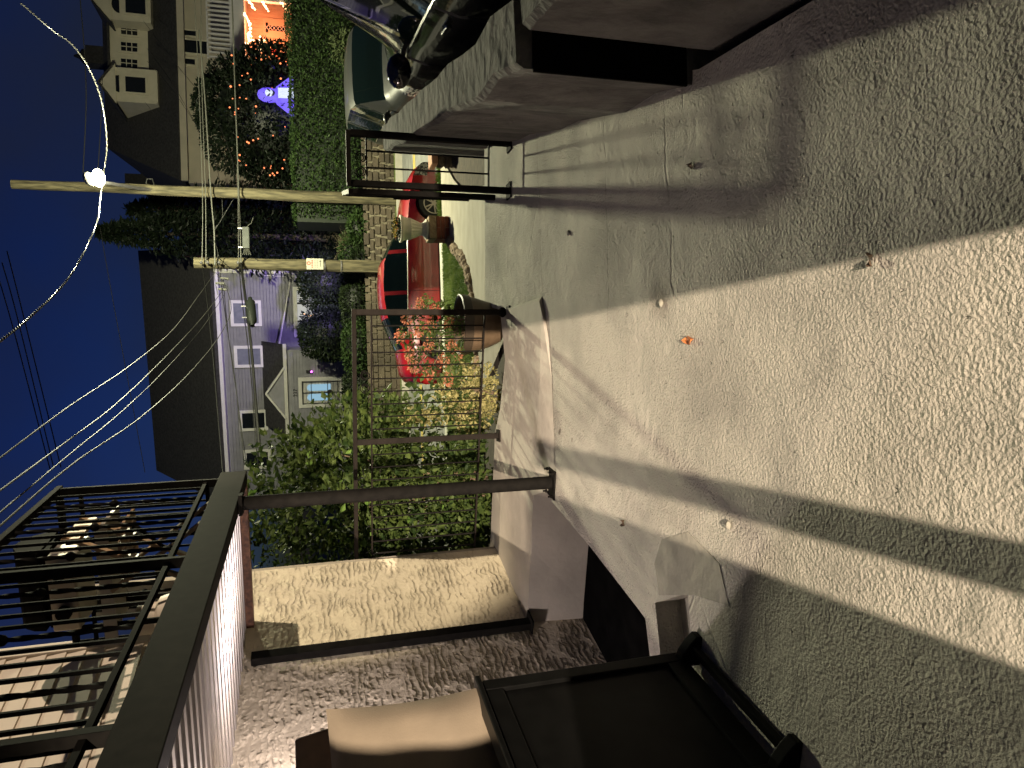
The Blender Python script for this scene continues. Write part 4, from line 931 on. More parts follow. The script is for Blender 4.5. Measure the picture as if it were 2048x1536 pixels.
# the dark round tree with orange lights behind the hedge
t = ball_shrub('round_yew', 'dark rounded yew with orange string lights behind the hedge', (10.1, 27.4, 2.5), (2.45, 1.9, 2.7), DARKLF, 7000, .16, 'tree', -0.3)
BULB = glow('orange_bulb', (1.0, 0.26, 0.09), 2.2); b = MB()
for i in range(85):
    an = rng.uniform(-2.9, -0.3); ph = rng.uniform(-0.75, 0.55); k = 1.0
    b.ball((10.1 + 2.42 * k * math.cos(ph) * math.cos(an), 27.4 + 1.92 * k * math.cos(ph) * math.sin(an), 2.5 + 2.68 * k * math.sin(ph)), rng.uniform(.015, .038), 6, 4)
b.build('string_light_bulbs', BULB, t, kind='stuff')
# hanging ghost decoration
gc = (10.1, 25.5, 0)
t = thing('ghost_decoration', 'glowing blue white hooded ghost with a grinning face above the hedge', 'ghost decoration', (10.1, 25.5, 1.6))
GH = mat('ghost_cloth', (0.05, 0.05, 0.07), (0.07, 0.07, 0.09), 5, 0.9, emit=(0.15, 0.085, 1.0), estr=1.0)
GF = mat('ghost_face', (0.3, 0.3, 0.32), rough=0.8, emit=(0.55, 0.66, 1.0), estr=0.8)
b = MB(); b.lathe([(0.02, 1.40), (0.13, 1.36), (0.22, 1.22), (0.245, 1.02), (0.22, 0.86), (0.24, 0.74), (0.30, 0.60), (0.33, 0.30), (0.36, 0.05)], (gc[0], gc[1], 1.58), 32, lambda a, z: 1 + (0.07 * math.sin(a * 9) * (0.85 - z) if z < .85 else 0), cap=False); b.build('robe', GH, t, smooth=True)
for sg in (1, -1):
    b = MB(); q = [(0.14, 0.84), (0.30, 0.78), (0.78, 0.18), (0.70, 0.05), (0.60, 0.14), (0.50, 0.06), (0.42, 0.20), (0.24, 0.45)]
    b.slab([(gc[0] + sg * x, gc[1] - 0.02 - .1 * x, 1.58 + z) for x, z in q], (0, .07, 0)); b.build('sleeve', GH, t, bevel=.02)
b = MB(); b.ball((gc[0], gc[1] - .13, 2.60), .17, 16, 10, (.95, .72, 1.25)); b.build('face', GF, t, smooth=True)
b = MB()
for k in range(5): b.slab([(gc[0] - .17 + k * .07, gc[1] - .30, 2.30), (gc[0] - .112 + k * .07, gc[1] - .30, 2.30), (gc[0] - .105 + k * .07, gc[1] - .37, 1.72), (gc[0] - .175 + k * .07, gc[1] - .37, 1.72 + .03 * (k % 2))], (0, .05, 0))
b.build('chest_cloth', GF, t, bevel=.01)
DK = mat('ghost_dark_blue', (0.01, 0.008, 0.08), rough=.8)
for sg in (1, -1):
    b = MB(); b.slab([(gc[0] + sg * x, gc[1] - .262 + .15 * x, z) for x, z in ((.025, 2.575), (.115, 2.66), (.135, 2.64), (.10, 2.575), (.045, 2.545))], (0, .03, 0)); b.build('eye', DK, t)
b = MB(); b.slab([(gc[0] + x, gc[1] - .268 + .5 * abs(x), z) for x, z in ((-.125, 2.535), (-.06, 2.475), (0, 2.462), (.06, 2.475), (.125, 2.535), (.07, 2.43), (0, 2.395), (-.07, 2.43))], (0, .03, 0)); b.build('mouth', DK, t)
b = MB(); b.tube([(gc[0], gc[1], 2.97), (gc[0] + .05, gc[1] + .5, 3.7)], .006, 4); b.build('hanging_cord', CABLE, t)
t = thing('ghost_floodlight', 'small black garden floodlight under the ghost behind the hedge', 'floodlight', GHOSTL)
b = MB(); b.box((GHOSTL[0], GHOSTL[1] - .08, GHOSTL[2] - .03), (.2, .08, .16)); b.build('housing', BLACKM, t); b = MB(); b.bar((GHOSTL[0], GHOSTL[1] - .1, GHOSTL[2]), (GHOSTL[0], GHOSTL[1] - .1, -.36), .02); b.build('spike', BLACKM, t)
t = thing('yard_floodlight', 'small black garden floodlight aimed at the grey house', 'floodlight', (4.9, 26.1, .3))
b = MB(); b.box((4.9, 26.1, .30), (.2, .08, .16)); b.build('housing', BLACKM, t); b = MB(); b.bar((4.9, 26.08, .25), (4.9, 26.08, -.36), .02); b.build('spike', BLACKM, t)

# tall dark evergreen between the poles and more planting
def conifer(label, x, y, z0, z1, rad, n, material=DARKLF):
    t = thing('evergreen_tree', label, 'tree', (x, y, z0))
    b = MB(); b.tube([(x, y, z0), (x, y, z1 - .5)], [.16, .03], 8); b.build('trunk', BARK, t)
    k = rng.uniform(0, 1, n) ** 0.75; an = rng.uniform(0, 6.283, n); r = rad * (1 - k) ** 0.7 * rng.uniform(.45, 1.05, n) * (1 + .22 * np.sin(an * 5 + k * 25))
    P = np.stack([x + r * np.cos(an), y + r * np.sin(an), z0 + .2 + (z1 - z0 - .2) * k - .25 * r], 1)
    V, F = leaves(P, .26, .2, .34, .4, np.stack([np.cos(an), np.sin(an), -.3 + 0 * an], 1) * .9); leaf_obj('crown', V, F, material, t, 'stuff')
conifer('tall dark evergreen tree rising between the two wooden poles', 6.3, 30.5, -.36, 9.3, 1.75, 6500)
conifer('broad dark evergreen behind the right side of the taller evergreen', 7.7, 32.5, -.36, 8.6, 2.1, 5000)
b = MB()
ball_shrub('round_shrub', 'dark rounded shrub hiding the right part of the bow window', (4.45, 30.6, .75), (1.25, 1.0, 1.15), SHRUBL, 2200)
ball_shrub('round_shrub', 'large dark globe shrub left of the bow window', (2.25, 29.6, .72), (1.10, .95, 1.22), SHRUBL, 2400)
for i, (x, lab) in enumerate(((4.4, 'low dark hedge bush below the stone house corner, beside the wooden poles'), (2.9, 'low dark hedge bush in the middle of the yard edge'), (1.4, 'low dark hedge bush just right of the railing corner'), (-.1, 'low dark hedge bush seen through the railing above the car'), (-1.7, 'leftmost low dark hedge bush behind the railing'))):
    ball_shrub('hedge_bush', lab, (x, 24.0 + .2 * (i % 2), -.02), (.95, .6, .52), SHRUBL if i % 2 else HEDGE, 1100, .10, 'bush')
t = thing('ornamental_grass', 'tuft of dry ornamental grass on the stone wall by the pole', 'grass tuft', (4.75, 23.9, -.36))
b = MB()
for i in range(70):
    an = rng.uniform(0, 6.28); r = rng.uniform(.1, .75); h = rng.uniform(.5, 1.1)
    b.tube([(4.75, 23.9, -.36), (4.75 + r * .35 * math.cos(an), 23.9 + r * .3 * math.sin(an), -.36 + h * .8), (4.75 + r * math.cos(an), 23.9 + r * math.sin(an), -.36 + h)], [.010, .008, .002], 3)
b.build('blades', mat('dry_grass', (.12, .10, .06), (.2, .17, .10), 10, .9), t, kind='stuff')
for i, (x, z, lab) in enumerate(((5.2, -.15, 'bushy green plant spilling over the wall near the left pole'), (4.15, -.2, 'reddish leaved plant on the wall behind the windshield'))):
    ball_shrub('wall_plant', lab, (x, 23.5, z), (.55, .4, .36), HEDGE if i == 0 else SHRUBL, 600, .12, 'plant')

# ------------------------------------------------------------------ grey clapboard house, number 237
hA = np.array((5.25, 32.3, 0)); he = np.array((-0.970, 0.243, 0)); hno = np.array((-0.243, -0.970, 0))
def hp(a, z, d=0.0): return tuple(hA + he * a + hno * d + np.array((0, 0, z)))
def hpix(px, py, d=0.0):
    q = np.array(onplane(px, py, hp(0, 0, d), hno)); return float((q - hA) @ he), float(q[2])
t = thing('grey_house', 'grey clapboard house with dark roof and a small gabled entrance porch', 'house', hp(0, -.36))
hl = 10.5; ez = 5.15
b = MB(); b.slab([hp(0, -.5, -.03), hp(hl, -.5, -.03), hp(hl, ez, -.03), hp(0, ez, -.03)], -hno * 7.5); b.build('wall', GREYVINYL, t)
bw = 0.13
for i in range(int((ez + .4) / bw)):
    z0 = -.4 + i * bw
    b = MB(); b.slab([hp(0.16, z0 + .012, .045), hp(hl, z0 + .012, .045), hp(hl, z0 + bw, -.012), hp(0.16, z0 + bw, -.012)], -hno * .016); b.build('clapboard', GREYVINYL, t)
b = MB(); b.slab([hp(-.02, -.4, .03), hp(.17, -.4, .03), hp(.17, ez, .03), hp(-.02, ez, .03)], -hno * .06); b.build('corner_board', WHITE, t)
b = MB(); b.slab([hp(-.35, ez - .02, .45), hp(hl, ez - .02, .45), hp(hl, ez + .17, .5), hp(-.35, ez + .17, .5)], -hno * .06); b.build('gutter', WHITE, t)
b = MB(); b.slab([hp(-.35, ez - .01, -.05), hp(hl, ez - .01, -.05), hp(hl, ez - .01, .44), hp(-.35, ez - .01, .44)], (0, 0, .02)); b.build('soffit', WHITE, t)
rz = 8.95
b = MB(); b.slab([hp(-.4, ez + .12, .5), hp(hl, ez + .12, .5), hp(hl, rz, -4.6), hp(-.4, rz, -4.6)], (0, 0, .14)); b.build('front_roof', SHINGLE, t)
b = MB(); b.slab([hp(-.4, ez + .12, -9.2), hp(hl, ez + .12, -9.2), hp(hl, rz - .02, -4.62), hp(-.4, rz - .02, -4.62)], (0, 0, .14)); b.build('rear_roof', SHINGLE, t)
b = MB(); b.slab([hp(-.1, ez, -.1), hp(-.1, ez, -7.5), hp(-.1, rz - .2, -4.6)], tuple(he * .2)); b.build('gable', GREYVINYL, t)
def window(t, P0, a0, a1, z0, z1, fr=.12, glass=BLIND, rails=1, bars=False):
    P = lambda a, z, d: P0(a, z, d + .045)
    b = MB()
    for (p, q) in (((a0, z0), (a1, z0)), ((a0, z1), (a1, z1))): b.slab([P(p[0] - fr, p[1] - fr / 2, .05), P(q[0] + fr, p[1] - fr / 2, .05), P(q[0] + fr, p[1] + fr / 2, .05), P(p[0] - fr, p[1] + fr / 2, .05)], tuple(-hno * .06))
    for a in (a0 - fr / 2, a1 + fr / 2): b.slab([P(a - fr / 2, z0 + fr / 2, .05), P(a + fr / 2, z0 + fr / 2, .05), P(a + fr / 2, z1 - fr / 2, .05), P(a - fr / 2, z1 - fr / 2, .05)], tuple(-hno * .06))
    f = b.build('window', WHITE, t)
    zm = (z0 + z1) / 2
    b = MB(); b.slab([P(a0, z0 + fr / 2, .026), P(a1, z0 + fr / 2, .026), P(a1, zm - .02, .026), P(a0, zm - .02, .026)], tuple(-hno * .02)); b.build('pane', DARKGL if glass is not BLIND else BLIND, f)
    b = MB(); b.slab([P(a0, zm + .02, .030), P(a1, zm + .02, .030), P(a1, z1 - fr / 2, .030), P(a0, z1 - fr / 2, .030)], tuple(-hno * .02)); b.build('pane', glass, f)
    b = MB(); b.slab([P(a0, zm - .025, .036), P(a1, zm - .025, .036), P(a1, zm + .025, .036), P(a0, zm + .025, .036)], tuple(-hno * .02)); b.build('meeting_rail', mat('dark_sash', (.05, .05, .055), rough=.5), f)
    return f
for (x0, y0, x1, y1), g in (((463, 606, 521, 646), BLIND), ((471, 697, 525, 728), BLIND), ((481, 826, 533, 854), DARKGL), ((490, 905, 540, 930), DARKGL)):
    a0, z1 = hpix(x0, y0); a1, z0 = hpix(x1, y1); window(t, hp, a0, a1, z0, z1, .13, g)
# lit picture window with white curtains behind the shrubs
a0, z1 = hpix(592, 580); a1, _ = hpix(592, 668); z0 = .35
f = None
b = MB(); b.slab([hp(a0 - .14, z1 - .02, .06), hp(a1 + .14, z1 - .02, .06), hp(a1 + .14, z1 + .14, .06), hp(a0 - .14, z1 + .14, .06)], tuple(-hno * .07)); b.slab([hp(a0 - .14, z0, .06), hp(a0, z0, .06), hp(a0, z1 - .02, .06), hp(a0 - .14, z1 - .02, .06)], tuple(-hno * .07)); b.slab([hp(a1, z0, .06), hp(a1 + .14, z0, .06), hp(a1 + .14, z1 - .02, .06), hp(a1, z1 - .02, .06)], tuple(-hno * .07)); f = b.build('picture_window', WHITE, t)
CURT = mat('lit_curtain', (.5, .5, .52), emit=(.80, .80, .92), estr=.30)
seg = [a0, a0 + (a1 - a0) * .3, a0 + (a1 - a0) * .7, a1]
for i in range(3):
    b = MB(); b.slab([hp(seg[i] + .03, z0, .062), hp(seg[i + 1] - .03, z0, .062), hp(seg[i + 1] - .03, z1 - .03, .062), hp(seg[i] + .03, z1 - .03, .062)], tuple(-hno * .015)); b.build('pane', CURT, f)
    if i < 2:
        b = MB(); b.slab([hp(seg[i + 1] - .03, z0, .075), hp(seg[i + 1] + .03, z0, .075), hp(seg[i + 1] + .03, z1 - .03, .075), hp(seg[i + 1] - .03, z1 - .03, .075)], tuple(-hno * .02)); b.build('mullion', DARKP, f)
for i in (0, 2):
    for k in range(7):
        a_ = seg[i] + (seg[i + 1] - seg[i]) * (k + .5) / 7
        b = MB(); b.bar(hp(a_, z0, .085), hp(a_, z1 - .04, .085), .022); b.build('window_bar', DARKP, f)
b = MB(); b.tube([hp(seg[1] + .45, z1 - .30, .05), hp(seg[1] + .55, z1 - .5, .05), hp(seg[1] + .5, z1 - .75, .05)], .018, 5); b.build('candle_light', glow('candle', (1, .5, .2), 6), f)
# entrance bay with shed roof and little gable
pd = 1.15
a0, zr = hpix(572, 690, pd); a1, _ = hpix(585, 862, pd); zu = zr + 1.0
b = MB(); b.slab([hp(a0 + .25, -.4, pd - .12), hp(a1 - .1, -.4, pd - .12), hp(a1 - .1, zr - .02, pd - .12), hp(a0 + .25, zr - .02, pd - .12)], tuple(-hno * 1.0)); b.build('porch_wall', GREYVINYL, t)
for i in range(int((zr + .35) / bw)):
    z0 = -.4 + i * bw
    b = MB(); b.slab([hp(a0 + .27, z0 + .012, pd - .075), hp(a1 - .12, z0 + .012, pd - .075), hp(a1 - .12, z0 + bw, pd - .118), hp(a0 + .27, z0 + bw, pd - .118)], tuple(-hno * .02)); b.build('clapboard', GREYVINYL, t)
b = MB(); b.slab([hp(a0 - .05, zr, pd + .05), hp(a1 + .1, zr, pd + .05), hp(a1 + .1, zr + .14, pd + .1), hp(a0 - .05, zr + .14, pd + .1)], tuple(-hno * .08)); b.build('porch_gutter', WHITE, t)
b = MB(); b.slab([hp(a0 - .05, zr + .12, pd + .05), hp(a1 + .1, zr + .12, pd + .05), hp(a1 + .02, zu, .03), hp(a0 + .02, zu, .03)], (0, 0, .07)); pr_ = b.build('porch_roof', SHINGLE, t)
g0, zg0 = hpix(565, 740, pd + .08); g1, zg1 = hpix(573, 831, pd + .08); gm, zgm = hpix(533, 786, pd + .08)
zg0 = (zg0 + zg1) / 2; g0, g1 = g0 - .1, g1 + .1; gm = (g0 + g1) / 2
b = MB(); b.slab([hp(g0, zr + .15, pd + .06), hp(g1, zr + .15, pd + .06), hp(gm, zgm, pd + .06)], tuple(-hno * .9)); b.build('gable_front', GREYVINYL, t)
b = MB()
for (p, q) in (((g0, zr + .12), (gm, zgm + .02)), ((g1, zr + .12), (gm, zgm + .02))): b.bar(hp(p[0], p[1], pd + .10), hp(q[0], q[1], pd + .10), .07, .17, tuple(hno))
b.build('gable_trim', WHITE, t)
# door with storm door bars and two lit glass panels
d0, zt_ = hpix(603, 763, pd); d1, _ = hpix(606, 799, pd); dz0 = zt_ - 2.15; d1 = d0 + 1.05
dr = MB(); dr.slab([hp(d0, dz0, pd - .08), hp(d1, dz0, pd - .08), hp(d1, zt_, pd - .08), hp(d0, zt_, pd - .08)], tuple(-hno * .03)); dr = dr.build('door', mat('door_paint', (.55, .53, .49), rough=.5), t)
b = MB(); b.slab([hp(d0 - .16, dz0, pd - .04), hp(d0, dz0, pd - .04), hp(d0, zt_, pd - .04), hp(d0 - .16, zt_, pd - .04)], tuple(-hno * .08)); b.slab([hp(d1, dz0, pd - .04), hp(d1 + .16, dz0, pd - .04), hp(d1 + .16, zt_, pd - .04), hp(d1, zt_, pd - .04)], tuple(-hno * .08)); b.slab([hp(d0 - .16, zt_, pd - .04), hp(d1 + .16, zt_, pd - .04), hp(d1 + .16, zt_ + .14, pd - .04), hp(d0 - .16, zt_ + .14, pd - .04)], tuple(-hno * .08)); b.build('door_frame', WHITE, t)
LITG = glow('blue_lit_glass', (.36, .62, .80), .75)
for k in (0, 1):
    c_ = d0 + (d1 - d0) * (.29 + .42 * k); w_ = .15
    b = MB(); b.slab([hp(c_ + w_ * x, zt_ - .28 + z, pd - .05) for x, z in ((-1, -.95), (1, -.95), (1, -.05), (.6, .03), (0, .06), (-.6, .03), (-1, -.05))], tuple(-hno * .02)); b.build('lit_pane', LITG, dr)
b = MB()
for x in (.03, .5, .97):
    b.bar(hp(d0 + (d1 - d0) * x, dz0, pd - .02), hp(d0 + (d1 - d0) * x, zt_ - .02, pd - .02), .035)
for z in (.05, .62, 1.05, 1.75, 2.12): b.bar(hp(d0, dz0 + z, pd - .02), hp(d1, dz0 + z, pd - .02), .03)
b.ball(hp((d0 + d1) / 2, dz0 + .95, pd), .13, 10, 6, (1, .3, 1)); b.build('storm_door_bars', DARKP, dr)
n0, nz = hpix(597, 783, pd); cu = bpy.data.curves.new('house_number', 'FONT'); cu.body = '237'; cu.size = .24; cu.extrude = .01; cu.align_x = 'CENTER'; cu.align_y = 'CENTER'
tmp = bpy.data.objects.new('tmp', cu); COL.objects.link(tmp); dg = bpy.context.evaluated_depsgraph_get(); me = bpy.data.meshes.new_from_object(tmp.evaluated_get(dg)); bpy.data.objects.remove(tmp)
me.materials.clear(); me.materials.append(DARKP); o = bpy.data.objects.new('house_number', me); COL.objects.link(o); o.parent = t
X = Vector(tuple(-he)); Zv = Vector((0, 0, 1)); Yn = Vector(tuple(hno)); M4 = Matrix(((X.x, Zv.x, Yn.x, 0), (X.y, Zv.y, Yn.y, 0), (X.z, Zv.z, Yn.z, 0), (0, 0, 0, 1))); pos = Vector(hp((d0 + d1) / 2, zt_ + .27, pd - .07)) - Vector(wloc(t)); M4.translation = pos; o.matrix_local = M4
a_, z_ = hpix(620, 743, pd); b = MB(); b.box(hp(a_, z_ + .05, pd - .03), (.10, .14, .22), (tuple(he), tuple(hno), (0, 0, 1))); sc = b.build('wall_sconce', DARKP, t)
b = MB(); b.ball(hp(a_, z_ - .06, pd + .03), .045, 8, 6); b.build('purple_bulb', glow('purple_bulb', (.9, .15, 1.0), 5), sc)
b = MB(); b.tube([hpix and hp(.25, 3.3, .06), hp(.3, 2.2, .06), hp(a0 + .1, zr + .3, .5)], .035, 6); b.build('downspout', WHITE, t)

# ------------------------------------------------------------------ beige house with dormers and decorated porch
t = thing('beige_house', 'large beige house with white dormers and an orange lit decorated porch', 'house', (17, 38, -.3))
b = MB(); b.box((16.9, 41.5, 3.3), (13.0, 7.0, 7.4)); b.build('wall', BEIGE, t)
b = MB(); b.slab([(10.4, 37.6, 7.15), (24, 37.6, 7.15), (24, 42.0, 11.4), (13.2, 42.0, 11.4)], (0, 0, .18)); b.build('front_roof', SHINGLE, t)
b = MB(); b.slab([(10.4, 37.6, 7.15), (13.2, 42.0, 11.4), (10.4, 46.4, 7.15)], (0, 0, .18)); b.build('side_roof', SHINGLE, t)
b = MB(); b.box((17.2, 37.5, 7.1), (13.7, .14, .30)); b.build('gutter', BEIGE, t)
CRM = mat('cream_dormer_paint', (.50, .46, .36), (.56, .51, .41), 3, .7)
def dormer(x0, x1, z0, z1, y, gable=None):
    b = MB(); b.slab([(x0, y, z0), (x1, y, z0), (x1, y, z1), (x0, y, z1)], (0, 2.4, 0)); b.build('dormer_wall', CRM, t)
    if gable: 
        b = MB(); b.slab([(x0 - .12, y - .08, z1), (x1 + .12, y - .08, z1), ((x0 + x1) / 2, y - .08, gable)], (0, .12, 0)); b.build('dormer_gable', CRM, t)
        for sg in (0, 1):
            e = (x0 - .15, x1 + .15)[sg]; b = MB(); b.slab([(e, y - .14, z1), ((x0 + x1) / 2, y - .14, gable + .04), ((x0 + x1) / 2, y + 2.4, gable + .04), (e, y + 2.4, z1)], (0, 0, .08)); b.build('dormer_roof', SHINGLE, t)
    else:
        b = MB(); b.slab([(x0, y - .12, z1), (x1, y - .12, z1), (x1, y + 2.4, z1 + .3), (x0, y + 2.4, z1 + .3)], (0, 0, .1)); b.build('dormer_roof', SHINGLE, t)
def dwin(x0, x1, z0, z1, y, gx=0, gz_=0):
    b = MB(); b.box(((x0 + x1) / 2, y - .03, (z0 + z1) / 2), (x1 - x0 + .2, .06, z1 - z0 + .2)); f = b.build('window', CRM, t)
    b = MB(); b.box(((x0 + x1) / 2, y - .05, (z0 + z1) / 2), (x1 - x0, .05, z1 - z0)); b.build('pane', DARKGL, f)
    b = MB()
    for i in range(1, gx): b.box((x0 + (x1 - x0) * i / gx, y - .08, (z0 + z1) / 2), (.035, .02, z1 - z0))
    for i in range(1, gz_): b.box(((x0 + x1) / 2, y - .08, z0 + (z1 - z0) * i / gz_), (x1 - x0, .02, .035))
    if gx: b.build('glazing_bars', CRM, f)
def dpx(px, py, y): q = at(px, py, y); return q[0], q[2]
Y1, Y2 = 38.3, 39.2
for (ya, yb, xa, xb, xg, yw0, yw1) in ((205, 137, 232, 306, 201, 183, 157), (43, -20, 222, 292, 188, 25, 0)):
    x0, _ = dpx(270, ya, Y1); x1, _ = dpx(270, yb, Y1); _, z0 = dpx(xb, (ya + yb) / 2, Y1); _, z1 = dpx(xa, (ya + yb) / 2, Y1); _, zg = dpx(xg, (ya + yb) / 2, Y1)
    dormer(x0, x1, z0 - .2, z1, Y1, zg); w0, wz1 = dpx(252, yw0 + 1, Y1); w1, wz0 = dpx(291, yw1, Y1); dwin(w0, w1, wz0, wz1, Y1)
    b = MB(); cx = (w0 + w1) / 2; b.slab([(cx + .42 * math.cos(k), Y1 - .04, wz1 + .28 + .34 * math.sin(k)) for k in np.linspace(0, math.pi, 9)], (0, .03, 0)); b.build('arched_vent', DARKGL, t)
x0, _ = dpx(260, 140, Y2); x1, _ = dpx(260, 42, Y2); _, z0 = dpx(292, 90, Y2); _, z1 = dpx(220, 90, Y2); dormer(x0, x1, z0 - .2, z1, Y2)
for ya in (128, 95, 62):
    w0, wz1 = dpx(243, ya + 7, Y2); w1, wz0 = dpx(275, ya - 7, Y2); dwin(w0, w1, wz0, wz1, Y2, 2, 3)
for (x0, y0, x1, y1) in ((368, 105, 415, 85), (362, 128, 390, 120), (360, 70, 392, 64)):
    w0, wz1 = dpx(x0, y0, 38); w1, wz0 = dpx(x1, y1, 38); dwin(w0, w1, wz0, wz1, 38)
t2c = at(195, 116, 44)
# porch
px0, _ = dpx(500, 118, 36.2); px1 = px0 + 5.2; _, pzt = dpx(492, 60, 36.2); _, pzr = dpx(462, 60, 36.2)
LIL = mat('white_porch_trim', (.60, .58, .60), (.66, .64, .66), 4, .6)
b = MB(); b.box(((px0 + px1) / 2, 37.0, (pzt + pzr) / 2 + .05), (px1 - px0 + .5, 2.0, pzr - pzt)); b.build('porch_roof', LIL, t)
_, bz1 = dpx(415, 60, 36.2); b = MB(); b.bar((px0 - .2, 36.1, bz1), (px1, 36.1, bz1), .07); b.build('balustrade_rail', LIL, t)
for i in range(22):
    b = MB(); x = px0 - .1 + i * .22; b.bar((x, 36.1, pzr + .03), (x, 36.1, bz1), .07); b.build('balustrade_spindle', LIL, t)
for x in (px0 - .1, px0 + 2.95):
    b = MB(); b.box((x, 36.2, (pzt + .2) / 2), (.22, .22, pzt + .2)); b.build('porch_column', LIL, t)
OW = mat('porch_wall_boards', (.52, .36, .26), (.58, .42, .31), 4, .7)
b = MB()
for i in range(26): b.box((px0 + .1 + i * .2, 37.98 - .012, 2.2), (.19, .03, 5.0))
b.build('porch_back_boards', OW, t)
b = MB(); dxx, _ = dpx(560, 62, 37.9); b.box((dxx + .1, 37.92, 2.0), (1.0, .06, 2.6)); dd_ = b.build('front_door', mat('porch_door', (.55, .40, .30), rough=.5), t)
for sx, sz, sw, sh in ((.1, 2.62, .24, 1.05), (.1, 3.12, .5, .12)):
    b = MB(); b.box((dxx + sx, 37.88, sz), (sw, .02, sh)); b.build('leaded_pane', DARKGL, dd_)
b = MB()
for k in range(6):
    for sg in (1, -1): b.bar((dxx + .1 - .12 * sg, 37.86, 2.14 + k * .18), (dxx + .1 + .12 * sg, 37.86, 2.32 + k * .18), .02)
b.build('lead_lattice', LIL, dd_)
# string lights on the porch and mailbox, plus hanging decorations
t = thing('porch_string_lights', 'warm string lights draped round the orange porch opening', 'string lights', (px0, 36, pzt))
b = MB(); wire = MB()
def swag(p, q, sag, n, y=36.0, r=.055):
    pts = []
    for i in range(n):
        k = i / (n - 1); x = p[0] + (q[0] - p[0]) * k; z = p[1] + (q[1] - p[1]) * k - sag * 4 * k * (1 - k); pts.append((x, y, z)); b.ball((x + random.uniform(-.03, .03), y, z + random.uniform(-.03, .03)), r * random.uniform(.7, 1.1), 6, 4)
    wire.tube(pts, .008, 4)
Q = lambda x, y: dpx(x, y, 36.0)
for (p, q) in (((498, 2), (510, 20)), ((525, 3), (536, 22)), ((562, 5), (578, 25)), ((602, 8), (620, 34))): swag(Q(*p), Q(*q), .0, 8)
swag(Q(488, 26), Q(500, 48), .0, 7); swag(Q(500, 48), Q(500, 70), .0, 7); swag(Q(497, 68), Q(498, 108), .0, 12)
for i in range(22): 
    x, z = Q(random.uniform(490, 530), random.uniform(70, 112)); b.ball((x, 36.1, z), .045 * random.uniform(.6, 1.2), 6, 4)
b.build('bulbs', glow('warm_bulb', (1.0, .62, .28), 9), t, kind='stuff'); wire.build('wire', CABLE, t)
x, z = dpx(519, 93, 36.4); t = thing('porch_lantern', 'bright lit lantern hanging on the decorated porch', 'lantern', (x, 36.4, z))
b = MB(); b.ball((x, 36.4, z), .16, 10, 8); b.build('globe', glow('lantern_globe', (1, .75, .4), 14), t); b = MB(); b.tube([(x, 36.4, z + .15), (x, 36.4, pzt)], .012, 5); b.build('chain', CABLE, t); b = MB(); b.lathe([(.17, .10), (.06, .22), (.02, .26)], (x, 36.4, z), 12); b.build('cap', DARKP, t)
x, z = dpx(618, 66, 36.0); t = thing('blue_mailbox', 'dark blue mailbox beside the decorated porch', 'mailbox', (x, 36, z)); b = MB(); pr = [(.22 * math.cos(k), .12 + .2 * math.sin(k)) for k in np.linspace(0, math.pi, 8)] + [(-.22, -.25), (.22, -.25)]; b.slab([(x + a, 35.95, z + c) for a, c in pr], (0, .3, 0)); b.build('box', mat('navy_paint', (.02, .025, .12), rough=.4), t, bevel=.01); b = MB(); b.box((x, 35.93, z + .02), (.36, .02, .04)); b.build('flap', mat('navy_paint', (.02, .025, .12)), t); b = MB(); b.bar((x, 36.1, z - .2), (x, 36.1, -.3), .08); b.build('stand', DARKP, t)
x, z = dpx(545, 105, 36.3); t = thing('red_porch_decoration', 'small glowing red hanging decoration on the porch', 'decoration', (x, 36.3, z)); b = MB(); b.lathe([(.02, -.3), (.20, -.1), (.16, .12), (.03, .3)], (x, 36.3, z), 8); b.build('body', glow('red_glow', (1, .04, .02), 1.2), t, smooth=True); b = MB(); b.tube([(x, 36.3, z + .3), (x, 36.3, pzt)], .01, 4); b.build('cord', CABLE, t)
# roofs further back
t = thing('dark_house', 'dark house roof in silhouette behind the left end of the beige house', 'house', (13, 47, 0))
b = MB(); b.box((11.6, 49, 3.6), (6.4, 6, 8)); b.build('wall', BEIGE, t)
b = MB(); b.slab([(8.0, 45.8, 7.6), (15.2, 45.8, 7.6), (14.6, 49, 11.2), (12.9, 49, 11.2)], (0, 0, .15)); b.build('front_roof', SHINGLE, t)
b = MB(); b.slab([(15.2, 45.8, 7.6), (15.2, 52, 7.6), (14.6, 49, 11.2)], (0, 0, .15)); b.slab([(8.0, 45.8, 7.6), (12.9, 49, 11.2), (8.0, 52, 7.6)], (0, 0, .15)); b.build('side_roof', SHINGLE, t)
b = MB(); b.box((13.3, 48.9, 11.4), (.8, .7, 1.5)); b.build('chimney', SHINGLE, t)
x, _, z = at(200, 116, 43); t = thing('roof_chimney', 'dark chimney with a finned cap on the beige house roof', 'chimney', (x, 43, z - 1.2))
b = MB(); b.box((x, 43, z - .4), (.95, .8, 2.0)); b.build('stack', SHINGLE, t); b = MB(); b.lathe([(.36, .55), (.40, .8), (.15, 1.0), (.05, 1.25)], (x, 43, z), 10); b.build('cap', DARKP, t)

